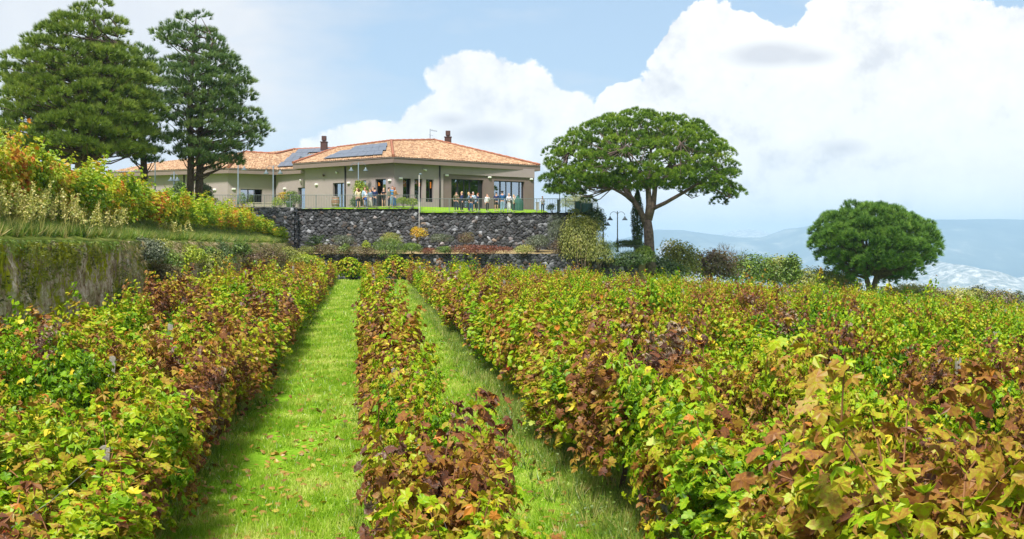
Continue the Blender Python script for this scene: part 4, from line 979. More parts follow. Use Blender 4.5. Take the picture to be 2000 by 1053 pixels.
# round pine on the right
def roundpine():
    Y = 99; k = Y/F; r = np.random.default_rng(5)
    o = empty('round_pine', P(1705, 575, Y), 'round dense pine standing alone behind the vines on the right', 'tree')
    tb = MB(); tb.tube([P(1697, 590, Y), P(1697, 560, Y), P(1690, 535, Y), P(1670, 500, Y)], [.28, .25, .2, .08], 8); tb.tube([P(1706, 590, Y+.2), P(1707, 560, Y), P(1712, 540, Y), P(1730, 490, Y)], [.3, .27, .22, .08], 8)
    tb.tube([P(1712, 545, Y), P(1745, 535, Y-1), P(1790, 520, Y-1)], [.13, .1, .05], 6); tb.tube([P(1695, 545, Y), P(1650, 530, Y), P(1615, 505, Y)], [.12, .09, .05], 6); tr = tb.obj('trunk', M_BARK, o)
    cr = MB(); wd = MB(); c0 = P(1709, 485, Y); j0 = P(1702, 535, Y)
    cl = []; tries = 0
    while len(cl) < 330 and tries < 9000:
        tries += 1; d = ball(1)[0]; q = r.uniform(.78, 1.0) if r.random() < .75 else r.uniform(.5, .8); RZ = 80*k if d[2] > 0 else 72*k; s = 1 if d[2] > 0 else 1-.25*abs(d[2])
        c = c0+np.array([119*k*s, 5.0*s, RZ])*d*q; c[2] += .25*(c[0]-c0[0])*(-.25)
        if d[2] < -.6 and abs(d[0]) < .3: continue
        if cl and np.min(np.linalg.norm(np.array(cl)-c, axis=1)) < .95: continue
        cl.append(c)
        L = np.linalg.norm(c-j0); wd.tube([j0, (j0+c)/2-[0, 0, .1*L], c], [.02+.01*L, .02+.004*L, .01], 4, cap=False)
        rr = r.uniform(.5, .85); n = int(80*rr*rr)+12; dd = ball(n); dd[:, 2] = np.where(dd[:, 2] < -.3, -dd[:, 2], dd[:, 2]); pos = c+rr*np.array([1, 1, .8])*dd*(.8+.25*r.random((n, 1)))
        col = np.stack([.25*r.random()+.55*r.random(n), r.random(n), r.random(n)], 1)
        tufts(cr, pos, dd*.8+d*.4+[0, 0, .5], K=24, ln=.36, w=.036, spread=.45, col=col)
    cr.obj('crown', LM['umb2'], o); wd.obj('limbs', M_BARK, tr)
LM['umb2'] = leafmat('round_pine_needles', [(.2, (.04, .105, .02)), (.5, (.13, .26, .04)), (.8, (.28, .43, .08))], .8, .4, .6, .08, .02)
roundpine()
# ------------------------------------------------------------------ vines
VST = [(.05, (.018, .06, .004)), (.25, (.065, .165, .005)), (.43, (.18, .34, .006)), (.54, (.36, .45, .012)), (.62, (.34, .26, .025)), (.71, (.29, .13, .03)), (.81, (.17, .065, .03)), (.91, (.11, .055, .045)), (1.0, (.38, .29, .20))]
ODD = [(.955, .978, (.62, .50, .03)), (.978, .99, (.50, .20, .03)), (.99, .993, (.30, .05, .02))]
LM['vine'] = leafmat('grapevine_leaves', VST, .34, .50, .40, .26, .02, wo=.17, blotch=.38, odd=ODD)
BST = [(.05, (.09, .20, .010)), (.38, (.20, .35, .012)), (.60, (.44, .50, .02)), (.72, (.58, .32, .03)), (.80, (.62, .17, .025)), (.92, (.28, .09, .04)), (1.0, (.28, .15, .10))]
LM['vinec'] = leafmat('rusty_grapevine_leaves', [(max(0, p_-.2), c3) for p_, c3 in VST[1:]], .34, .50, .40, .26, .02, wo=.17, blotch=.38, odd=ODD)
LM['vineb'] = leafmat('autumn_grapevine_leaves', BST, .8, .46, .36, .38, .03, wo=.26, blotch=.3, odd=ODD)
def vine_mesh(i, lod, seed):
    r = np.random.default_rng(seed); mb = MB()
    ns, per, T, ls = {0: (98, 29, (LOBED, LOBED_F), .094), 1: (88, 25, (KITE, KITE_F), .096), 2: (80, 21, (QUAD*[1.15, 1, 1], QUAD_F), .105)}[lod]
    pp = []; nn = []; cc = []; sz = []
    for k in range(ns):
        side = r.choice([-1, 1]); p = np.array([side*r.uniform(0, .12), r.uniform(-.68, .68), r.uniform(.62, .95)])
        v = np.array([side*r.uniform(.1, .8), r.normal()*.35, r.uniform(.4, 1.35)]); L = r.uniform(.6, 1.2)
        if r.random() < .22: v = np.array([side*.7, r.normal()*.4, r.uniform(-.15, .4)]); L *= .75
        long_ = r.random() < .10
        if long_: L *= 1.5
        n = int(per*L*(1 if lod else 1)); t = np.linspace(.08, 1, n)
        droop = r.uniform(.25, .75)
        P_ = p+v*t[:, None]*L*.78+np.array([side*.05, 0, -1])*(t**2)[:, None]*droop*L*.8
        P_[:, 0] = np.clip(P_[:, 0], -.52, .52)*(.82 if True else 1); P_[:, 2] = np.maximum(P_[:, 2], .22+.1*r.random(n))
        if lod == 0 and k % 2 == 0: mb.tube(P_[::3] if n > 6 else P_, .0045, 3, mat=1, cap=False)
        P_ = P_+r.normal(size=(n, 3))*[.05, .06, .05]
        out = np.stack([P_[:, 0]*1.6, np.zeros(n), (P_[:, 2]-1.0)*.7+.55], 1)+.55*r.normal(size=(n, 3))
        pp.append(P_); nn.append(out); sc = r.random(); cc.append(np.stack([.55*r.random(n)+.45*sc, r.random(n), np.full(n, sc)], 1)); sz.append(ls*(.6+.7*r.random(n))*(1-.25*t))
    pp = np.vstack(pp); nn = np.vstack(nn); cc = np.vstack(cc); sz = np.concatenate(sz)
    tip = r.normal(size=pp.shape)*.5+np.stack([pp[:, 0]*1.5, 0*pp[:, 0], -np.ones(len(pp))], 1)
    leaves(mb, pp, nn, sz, *T, tip=tip, col=cc, curl=np.clip(r.normal(size=len(pp))*1.2+1.0, -1.4, 2.6))
    return mb
NV = (14, 12, 8)
VM = {l: [vine_mesh(i, l, 100+l*50+i).mesh('grapevine_foliage', [LM['vine'], M_CANE]) for i in range(NV[l])] for l in (0, 1, 2)}
VMB = {l: [] for l in (0, 1, 2)}; VMC = {l: [] for l in (0, 1, 2)}
for l in VM:
    for me in VM[l]:
        m2 = me.copy(); m2.materials[0] = LM['vineb']; VMB[l].append(m2); m3 = me.copy(); m3.materials[0] = LM['vinec']; VMC[l].append(m3)
TM = []
for i in range(6):
    r = np.random.default_rng(i); mb = MB(); x = y = 0; pts = []
    for z in np.linspace(-.15, .85, 8): pts.append((x, y, z)); x += r.normal()*.03; y += r.normal()*.035
    mb.tube(pts, np.array([.055, .05, .038, .042, .034, .038, .034, .045]), 7)
    for s in (-1, 1): mb.tube([pts[-1], (x, y+s*.25, .84+r.normal()*.04), (x, y+s*.62, .86+r.normal()*.04)], [.035, .025, .015], 6)
    TM.append(mb.mesh('vine_trunk', [M_VTRUNK]))
def post_mesh(H=1.95):
    mb = MB(); w, t = .045, .022
    mb.box((-w-t/2, -.03, -.3), (-w+t/2, .03, H)); mb.box((w-t/2, -.03, -.3), (w+t/2, .03, H))
    z = -.3
    while z < H-.1: mb.box((-w+t/2+.001, -.028, z), (w-t/2-.001, .028, z+.07)); z += .15
    an = np.linspace(0, math.pi, 9); fr = [(-(w+t/2)*math.cos(a), -.03, H+.05*math.sin(a)) for a in an]; bk = [(x, .03, z_) for x, _, z_ in fr]
    V = fr+bk; n = 9; mb.add(V, [tuple(range(n-1, -1, -1))]); mb.add(V, [tuple(range(n, 2*n))]); mb.add(V, [(i, i+1, n+i+1, n+i) for i in range(n-1)])
    mb.box((-w+t/2+.001, -.029, H-.1), (w-t/2-.001, .029, H-.001)); return mb.mesh('concrete_post', [M_CONC])
PM = post_mesh()
def lobj(name, me, par, loc, rz=0, sc=(1, 1, 1), tilt=(0, 0)):
    o = bpy.data.objects.new(name, me); COL.objects.link(o); o.parent = par
    o.location = Vector([float(a) for a in loc]); o.rotation_euler = (tilt[0], tilt[1], rz); o.scale = sc; return o
ANG = math.atan(DU)
def vine_row(xf, zf, Y0, Y1, label, step=1.22, hs=1.0, meshes=VM, posts=(11.0, 6.2), trunks=True, group='rows of grapevines in the lower vineyard', hf=None, ps=.77, wid=1.2, lods=(21, 42), seed=0, var=.15, rust=.22):
    r = np.random.default_rng(seed); x0 = xf(Y0); b = np.array([x0, Y0, float(zf(x0, Y0))])
    row = empty('grapevine_row', b, label, 'grapevine row', group); bl = np.array(b)
    Y = Y0; prev = None
    while Y < Y1:
        x = xf(Y)+r.normal()*.04; z = float(zf(x, Y)); D = Y
        lod = 0 if D < lods[0] else (1 if D < lods[1] else 2)
        a = math.atan2(xf(Y)-xf(Y+1), 1)
        sh = hs*(1-(.13 if xf(0) < 9 else .17)*float(sm(45, 62, Y))*('lower' in group))*(1+.09*math.sin(Y*.9+seed*1.7)+float(np.clip(r.normal(), -1.6, 1.6))*var)*(hf(Y) if hf else 1); sw = (1+.1*math.sin(Y*.55+seed))*r.uniform(.88, 1.12)*wid
        src = VMC if (meshes is VM and r.random() < rust+.35*math.sin(Y*.33+seed*2.3)) else meshes
        v = lobj('foliage', src[lod][r.integers(len(meshes[lod]))], row, np.array([x, Y, z])-bl, a+(math.pi if r.random() < .5 else 0), (sw, 1.06, sh))
        if trunks and D < 45: lobj('trunk', TM[r.integers(6)], v, (0, 0, 0), 0, (1/sw, 1, 1/sh))
        Y += step*r.uniform(.93, 1.07)
    Yp = posts[0]
    while Yp < Y1:
        if Yp > Y0-.5: x = xf(Yp); lobj('post', PM, row, np.array([x, Yp, float(zf(x, Yp))-.08])-bl, ANG+r.normal()*.2, (1, 1, ps*(1 if r.random() < .7 else .93)), (r.normal()*.02, r.normal()*.03))
        Yp += posts[1]
    if trunks:
        mb = MB(); yy = np.arange(Y0, Y1, 3.1)
        for h in (.85, 1.3): mb.tube([(xf(y)-bl[0], y-bl[1], float(zf(xf(y), y))+h-bl[2]) for y in yy], .003, 3, cap=False)
        w = lobj('wire', mb.mesh('wire', [M_WIRE]), row, (0, 0, 0))
    return row
def lin(u): return lambda Y: u-DU*Y
nth = ['second', 'third', 'fourth', 'fifth', 'sixth', 'seventh', 'eighth', 'ninth', 'tenth', 'eleventh', 'twelfth', 'thirteenth', 'fourteenth', 'fifteenth', 'sixteenth', 'seventeenth']
vine_row(lin(-4.4), ground, 6.2, 80, 'middle one of the three rows of grapevines between the wide lane and the mossy wall', seed=8, posts=(13, 6.2), wid=1.2, ps=.78)
vine_row(lin(-6.2), ground, 10.0, 74, 'brownish row of grapevines nearest the foot of the mossy retaining wall', seed=1, rust=.4, posts=(14.5, 6.2), hs=1.08)
vine_row(lin(-2.75), ground, 3.6, 83, 'row of grapevines along the left side of the wide grass lane', wid=1.3, seed=2, rust=.4, posts=(11.6, 6.2), hs=1.06)
vine_row(lambda Y: .45-DU*Y+.24*max(0, 1-Y/32), ground, 4.6, 83.5, 'narrow row of grapevines between the two grass lanes', seed=3, posts=(6.4, 6.2), hs=1.04, wid=1.12, rust=.5, ps=.72)
vine_row(lin(3.6), ground, 4.6, 84.5, 'row of grapevines along the right side of the narrow right hand lane', seed=4, posts=(7.4, 6.28), hf=lambda Y: 1.18 if Y < 16 else 1.06, wid=1.45, ps=.80)
for i in range(15):
    u = 6.7+3.1*i; Y0 = max(4.2, (u-3.6)/.59)
    vine_row(lin(u), ground, Y0, 85.5+.0*i, '%s row of grapevines to the right of the narrow right hand lane' % nth[i], seed=10+i, posts=(11.65 if i == 0 else (46.8-6.2*6 if i == 1 else 9+i*1.7), 6.1), trunks=i < 2, hs=1.14, wid=.98)
# cross plants closing the head of the lanes
o = None
for x, w_, lab in ((683, 22, 'dark vine bush closing the end of the wide grass lane'), (768, 22, 'dark vine bush closing the end of the narrow right hand lane'), (610, 30, 'brown vine bush at the head of the left rows by the stone wall')):
    c = P(x, 527, 85.3); bush('vine_bush', lab, 'bush', c, (w_*85.3/F, .5, .85), LM['vine'], n=1500, ls=.14, T=(KITE, KITE_F), group=None)
# the rows on the upper bank
def bx1(Y): return float(wallx(Y))-(1.35 if Y < 78 else 1.35-.08*(Y-78))
vine_row(bx1, lambda x, y: bank(x, y)-.12, 24, 88, 'autumn coloured row of tall grapevines on the grassy bank above the mossy wall', step=1.0, hs=1.22, meshes=VMB, posts=(400, 6), trunks=False, group='rows of grapevines on the upper bank', hf=lambda Y: 1.12 if Y < 36 else (1.0 if Y < 76 else .9-.035*(Y-76)), seed=51, var=.06, wid=1.5, lods=(36, 55))
vine_row(lambda Y: float(wallx(Y))-4.6, lambda x, y: bank(x, y)-.1, 30, 84, 'second row of grapevines on the upper bank, behind the tall one and below the pines', step=1.0, hs=1.22, meshes=VMB, posts=(400, 6), trunks=False, group='rows of grapevines on the upper bank', hf=lambda Y: 1.05 if Y < 60 else .9, seed=52, var=.06, wid=1.5, lods=(36, 55))

# ------------------------------------------------------------------ grass and weeds (nobody could count them)
LM['grass'] = leafmat('lane_grass_blades', [(.15, (.14, .27, .010)), (.45, (.22, .41, .018)), (.75, (.38, .54, .045)), (1, (.66, .70, .2))], 1.1, .85, .45, .35, .03, odd=[(.975, .99, (.62, .66, .42))])
n = 330000
Yg = 9.5*np.exp(rng.random(n)**.9*math.log(84/9.5)); lane = rng.random(n); ug = np.where(lane < .52, rng.uniform(-2.6, .25, n), np.where(lane < .9, rng.uniform(.55, 3.5, n), rng.uniform(-5.9, -2.9, n)))
thin = fbm(ug*1.6, Yg*.7, 31)+.4*fbm(ug*5, Yg*3, 32); keep = thin > -.42-.35*rng.random(n); Yg = Yg[keep]; ug = ug[keep]; n = len(Yg); Xg = ug-DU*Yg; Zg = ground(Xg, Yg); pos = np.stack([Xg, Yg, Zg-.01], 1)
h = (.045+.06*rng.random(n))*(1+Yg/60)*(1+.5*np.clip(fbm(ug*2.3, Yg*1.3, 33), -.6, 1)); tipd = np.stack([rng.normal(size=n)*.55, rng.normal(size=n)*.55, np.ones(n)], 1)
mb = MB(); leaves(mb, pos, rng.normal(size=(n, 3))*[1, 1, .3], h, NEED, NEED_F, tip=tipd, width=np.maximum(.011, Yg*.0011)/h)
k = 60000; sel = rng.integers(0, n, k); leaves(mb, pos[sel]+[0, 0, .03]+rng.normal(size=(k, 3))*[.1, .1, .01], rng.normal(size=(k, 3))*.35+[0, 0, 1], np.maximum(.022, Yg[sel]*.0016), QUAD, QUAD_F)
tag(mb.obj('lane_grass', LM['grass']), 'bright green grass and clover in the lanes between the vine rows', 'grass', kind='stuff')
def weeds(name, label, pts, hgt, mats, K=9, w=.012, spread=.45):
    mb = MB(); pts = np.asarray(pts); n = len(pts); mi = rng.integers(0, len(mats), n)
    for j in range(len(mats)):
        q = pts[mi == j]
        if len(q): tufts(mb, q, np.tile([0, 0, 1.], (len(q), 1))+.15*rng.normal(size=(len(q), 3)), K=K, ln=hgt, w=w, spread=spread, mat=j)
    return tag(mb.obj(name, mats), label, 'weeds', kind='stuff')
pt = []
for u in (-6.2, -2.7, .45, 3.6, 6.7):
    n = 2600; Y = 8+74*rng.random(n)**1.3; uu = u+rng.normal(size=n)*.26; X = uu-DU*Y; pt.append(np.stack([X, Y, ground(X, Y)-.02], 1))
n = 3000; Y = 9+60*rng.random(n)**1.2; uu = 2.95+rng.normal(size=n)*.25; X = uu-DU*Y; pt.append(np.stack([X, Y, ground(X, Y)-.02], 1))
weeds('row_weeds', 'weeds and pale dry grass at the feet of the vines', np.vstack(pt), .26, [LM['weed'], LM['weed'], LM['green'], LM['straw']], K=10, w=.014)
# broad leaved weeds low under the rows
pp = np.vstack(pt); k = 26000; q = pp[rng.integers(0, len(pp), k)]+rng.normal(size=(k, 3))*[.12, .15, .0]; q[:, 2] += .04+.2*rng.random(k)
mb = MB(); leaves(mb, q, rng.normal(size=(k, 3))*.6+[0, 0, 1], .05, *(OVAL, OVAL_F)); tag(mb.obj('broadleaf_weeds', LM['weed']), 'small broad leaved weeds creeping along the edges of the lanes', 'weeds', kind='stuff')
n = 2600; Y = 10*np.exp(rng.random(n)*math.log(7)); uu = rng.choice([-1.1, 2.0, -2.2, .1, 3.0], n)+rng.normal(size=n)*.5; X = uu-DU*Y
mb = MB(); leaves(mb, np.stack([X, Y, ground(X, Y)+.05], 1), rng.normal(size=(n, 3))*.35+[0, 0, 1], .09, KITE, KITE_F)
tag(mb.obj('fallen_leaves', leafmat('fallen_leaves', [(.2, (.20, .09, .03)), (.6, (.42, .25, .05)), (.9, (.5, .42, .06))])), 'brown and yellow fallen vine leaves scattered over the grass lanes', 'leaves', kind='stuff')
# bank grass and plumes
n = 11000; Y = 20+69*rng.random(n); d = .0+1.9*rng.random(n)**1.3; X = wallx(Y)-.12-d; pt = np.stack([X, Y, bank(X, Y)], 1)
weeds('bank_grass', 'long green and straw coloured grass along the top of the mossy wall', pt, .36, [LM['weed'], LM['weed'], LM['straw'], LM['green']], K=11, w=.018)
plumes = [(5, 437, 33, 1.0, 'at the left edge of the picture'), (45, 435, 33.5, .9, 'second from the left edge'), (112, 440, 35, 1.0, 'in front of the dark gap of the vines'), (150, 442, 38, .8, 'wide one left of the rusty vines'), (205, 445, 40, .75, 'narrow one under the rusty vines'), (330, 452, 55, .6, 'small one halfway along the bank')]
for x, y, Y, H, lab in plumes:
    Ys_ = np.linspace(22, 88, 800); Y = float(Ys_[np.argmin(np.abs((wallx(Ys_)-.5)/Ys_-(x-1000)/F))]); c0 = P(x, y, Y); c0[0] = float(wallx(Y))-.5; c0[2] = float(bank(c0[0], Y)); mb = MB()
    for s in range(28 if x < 200 else 26):
        b = c0+rng.normal(size=3)*[.35, .6, 0]; hd = rng.normal(size=3)*[.16, .16, 0]+[0, 0, 1]; L = H*rng.uniform(.75, 1.25); t = np.linspace(0, 1, 5)[:, None]; pts = b+hd*t*L; mb.tube(pts, .006, 3, cap=False)
        n = 60; tt = rng.uniform(.4, 1.02, n); q = b+hd*tt[:, None]*L+rng.normal(size=(n, 3))*.055*(1.3-tt[:, None]); leaves(mb, q, ball(n), .06, QUAD, QUAD_F)
    tag(mb.obj('tall_weed_clump', LM['straw']), 'tall pale feathery weeds on the bank, '+lab, 'weeds', 'clumps of tall feathery weeds on the bank')
# growth on and before the old wall
WG = [(255, 492, 43, 26, 26, 'olive', 'grey green bush spilling over the wall where the mossy part ends', 'shrub'), (300, 520, 46, 34, 34, 'green', 'green bramble heap against the wall beside the dark recess', 'bush'),
      (345, 500, 50, 30, 16, 'yel', 'yellow leaved trailing vine on the old wall', 'creeper'), (385, 520, 54, 34, 26, 'oliveg', 'pale bramble heap halfway along the old wall', 'bush'),
      (412, 505, 58, 18, 30, 'dark', 'dark green climbing bush halfway along the old wall', 'bush'), (455, 512, 66, 30, 22, 'brown', 'dry brown grassy bush low on the far old wall', 'bush'),
      (505, 505, 74, 30, 18, 'brown', 'dry brown bush near the far end of the old wall', 'bush'), (548, 498, 82, 22, 18, 'oliveg', 'greenish dry bush at the far end of the old wall', 'bush'),
      (275, 485, 44, 26, 14, 'oliveg', 'pale grey green trailing plant on top of the old wall', 'creeper'), (325, 545, 44, 34, 26, 'brown', 'brown bramble heap low against the old wall', 'bush'), (430, 488, 62, 26, 12, 'green', 'green trailing plant near the top of the far old wall', 'creeper'), (372, 492, 54, 20, 10, 'green', 'short green trailing plant hanging from the old wall top', 'creeper'),
      (244, 580, 37, 14, 18, 'green', 'leafy bramble in front of the dark recess of the wall', 'bush'), (592, 508, 85, 18, 10, 'yel', 'light green ground plant at the foot of the stone wall corner', 'plant')]
for x, y, Y, wx_, hy, m_, lab, cat in WG:
    c = P(x, y, Y); c[0] = max(c[0], float(wallx(Y))+.15) if Y < 84 else c[0]; k = Y/F
    bush('bush' if cat == 'bush' else cat, lab, cat, c, (wx_*k*1.2, .7, hy*k*1.0), LM[m_], n=3600, ls=.09 if Y > 60 else .08, stem=False, lobes=9)
n = 2600; Y = 38+50*rng.random(n); X = wallx(Y)+.1+.15*rng.random(n); zlo = ground(X, Y); zz_ = .2-(.2-zlo)*rng.random(n)**1.6*.75; pt = np.stack([X, Y, zz_], 1)
mb = MB(); tufts(mb, pt, np.tile([.5, 0, -.7], (n, 1)), K=8, ln=.22, w=.016, spread=.5); mi = rng.random(n)
tag(mb.obj('wall_grass', leafmat('dry_hanging_grass', [(.2, (.05, .07, .015)), (.45, (.16, .20, .04)), (.6, (.30, .22, .10)), (.85, (.50, .42, .24))], .9, .6, .5)), 'dry grass hanging down the far part of the old wall', 'weeds', kind='stuff')
n = 500; Y = 20+18*rng.random(n); X = wallx(Y)+.08; pt = np.stack([X, Y, .15-.35*rng.random(n)**2], 1)
mb = MB(); tufts(mb, pt, np.tile([.5, 0, -.6], (n, 1)), K=7, ln=.1, w=.012, spread=.5); tag(mb.obj('wall_moss', LM['weed']), 'green tufts on the top edge of the mossy wall', 'moss', kind='stuff')

n = 2600; Y = 15+22*rng.random(n); X = wallx(Y)+.10+.1*rng.random(n); zlo = ground(X, Y)+.6; pt = np.stack([X, Y, zlo+(.1-zlo)*rng.random(n)**.6], 1); keep = fbm(Y*1.2, pt[:, 2]*1.3, 77)+.25*pt[:, 2] > -.15; pt = pt[keep]; n = len(pt)
mb = MB(); tufts(mb, pt, np.tile([.9, 0, -.25], (n, 1)), K=10, ln=.09, w=.02, spread=.7)
tag(mb.obj('moss_cushions', leafmat('moss', [(.2, (.05, .06, .01)), (.5, (.17, .20, .015)), (.85, (.34, .36, .04))])), 'cushions of moss and tiny plants growing on the old wall face', 'moss', kind='stuff')
# ------------------------------------------------------------------ mountains and haze
def mountain_mat(name, a, b, c, sc, p=(.4, .55, .62)):
    m, nt, out = newmat(name); n = noise(nt, geopos(nt, (sc, sc, sc*1.6)), 1, 9, .68); d = nt.nodes.new('ShaderNodeBsdfDiffuse')
    nt.links.new(ramp(nt, n, [(p[0], a), (p[1], b), (p[2], c)]), d.inputs[0]); nt.links.new(d.outputs[0], out.inputs[0]); return m
def ridge(name, label, prof, D, depth, mat, base=-450, seed=0, rough=1):
    """mountain range: crest profile given in photo columns at distance D, slopes falling forward and back"""
    pr = np.array(prof, float); xs = np.linspace(pr[0, 0], pr[-1, 0], 260); cy = np.interp(xs, pr[:, 0], pr[:, 1]); ny = 60
    v = np.linspace(-1, 1, ny); X = (xs-1000)*D/F; H = (YH-cy)*D/F; G = []
    for t in v:
        Y = D+t*depth; fal = 1-abs(t)**1.2; nz = fbm(X/900+3, (t*depth)/900+0*X, seed)*.5+fbm(X/260, (t*depth)/260+0*X, seed+1)*.18
        crest = base+(H-base)*fal+nz*160*rough*(.8 if abs(t) < .05 else 1)*np.minimum(1, abs(t)*4+.12)*(fal*.8+.2)
        if t < 0: crest = np.minimum(crest, (H)*(Y/D)+0*X - abs(t)*30)
        G.append(np.stack([X*1.0, Y+0*X, crest], 1))
    G = np.array(G); idx = np.arange(ny*260).reshape(ny, 260); mb = MB(); mb.add(G.reshape(-1, 3), np.stack([idx[:-1, :-1], idx[:-1, 1:], idx[1:, 1:], idx[1:, :-1]], -1).reshape(-1, 4), 0, None, True)
    return tag(mb.obj(name, mat), label, kind='structure')
MM1 = mountain_mat('far_forest_slope', (.02, .035, .03), (.07, .09, .07), (.34, .33, .27), .0022, (.4, .54, .68))
MM2 = mountain_mat('pale_rock_slope', (.12, .14, .12), (.28, .28, .25), (.60, .58, .54), .02, (.38, .50, .62))
ridge('mountains', 'long hazy blue mountain range across the valley', [(900, 520), (1150, 490), (1250, 462), (1285, 450), (1330, 449), (1360, 453), (1400, 458), (1440, 463), (1490, 462), (1520, 452), (1535, 447), (1560, 445), (1600, 438), (1700, 432), (1800, 427), (1900, 425), (2000, 428), (2200, 420), (2500, 440), (2900, 500)], 11500, 3000, MM1, seed=3)
ridge('mountains', 'pale far ridge behind the blue mountain range', [(1300, 500), (1400, 462), (1430, 450), (1460, 446), (1485, 449), (1505, 456), (1530, 452), (1600, 460), (1700, 500)], 14000, 1500, MM2, seed=5)
ridge('hills', 'pale mottled hills low in the valley', [(900, 560), (1200, 540), (1285, 500), (1303, 466), (1318, 488), (1350, 520), (1400, 545), (1500, 565), (1600, 575), (1700, 572), (1780, 545), (1830, 522), (1855, 516), (1880, 521), (1920, 534), (1950, 547), (1975, 552), (1990, 544), (2030, 532), (2100, 540), (2400, 560)], 7000, 1600, MM2, seed=8)
def haze():
    m, nt, out = newmat('valley_haze'); v = nt.nodes.new('ShaderNodeVolumePrincipled'); v.inputs['Color'].default_value = (.52, .75, 1, 1); v.inputs['Density'].default_value = HAZE; v.inputs['Anisotropy'].default_value = .1
    nt.links.new(v.outputs[0], out.inputs['Volume']); mb = MB(); mb.box((-16500, -600, -451), (16500, 16500, 300)); tag(mb.obj('haze', m), 'pale blue haze filling the valley', kind='stuff')
HAZE = 1.3e-4
haze()
# ------------------------------------------------------------------ people
CL = {}
def cloth(name, col, var=.2):
    if name not in CL: CL[name] = plain('cloth_'+name, col, .85, var=var, vs=10)
    return CL[name]
M_SKIN = plain('skin', (.52, .30, .21), .6, var=.06, vs=6); M_EYE = plain('eye', (.03, .02, .02), .3)
HAIR = {'dark': plain('dark_hair', (.02, .013, .01), .6, var=.3, vs=30), 'brown': plain('brown_hair', (.09, .035, .02), .6, var=.3, vs=30), 'blond': plain('blond_hair', (.55, .40, .20), .6, var=.2, vs=30), 'grey': plain('grey_hair', (.40, .38, .35), .7, var=.2, vs=30), 'auburn': plain('auburn_hair', (.25, .08, .03), .6, var=.3, vs=30)}
def skinmesh(name, V, E, RD, root=0, sub=1, T=None):
    me = bpy.data.meshes.new(name); me.from_pydata([tuple(v) for v in V], E, []); ob = bpy.data.objects.new('tmp', me); COL.objects.link(ob)
    md = ob.modifiers.new('s', 'SKIN'); md.use_smooth_shade = True
    if sub: ss = ob.modifiers.new('u', 'SUBSURF'); ss.levels = sub; ss.render_levels = sub
    for i, sv in enumerate(me.skin_vertices[0].data):
        rr = RD[i]; sv.radius = rr if isinstance(rr, tuple) else (rr, rr); sv.use_root = (i == root)
    dg = bpy.context.evaluated_depsgraph_get(); dg.update(); nm = bpy.data.meshes.new_from_object(ob.evaluated_get(dg)); bpy.data.objects.remove(ob); bpy.data.meshes.remove(me)
    nm.transform(T); nm.name = name; return nm
def setm(me, m): me.materials.clear(); me.materials.append(m); return me
ARMS = {  # shoulder-relative elbow, wrist (x outward, y forward, z up) and hand direction
 'down': ((.05, -.02, -.29), (.05, .06, -.54), (0, .15, -1)), 'fold': ((.07, .02, -.28), (-.10, .24, -.24), (-1, .2, .2)), 'fwd': ((.06, .06, -.27), (-.03, .28, -.22), (0, 1, .2)),
 'reach': ((.10, .14, -.22), (.14, .42, -.22), (0, 1, .0)), 'face': ((.07, .14, -.24), (-.09, .20, .02), (-.3, -.1, 1)), 'point': ((.12, .22, -.04), (.18, .48, .03), (.1, 1, .1)), 'hip': ((.16, -.06, -.25), (.05, .08, -.42), (-.6, .3, -.5)), 'back': ((.08, -.08, -.27), (-.05, -.14, -.42), (-.8, 0, -.4))}
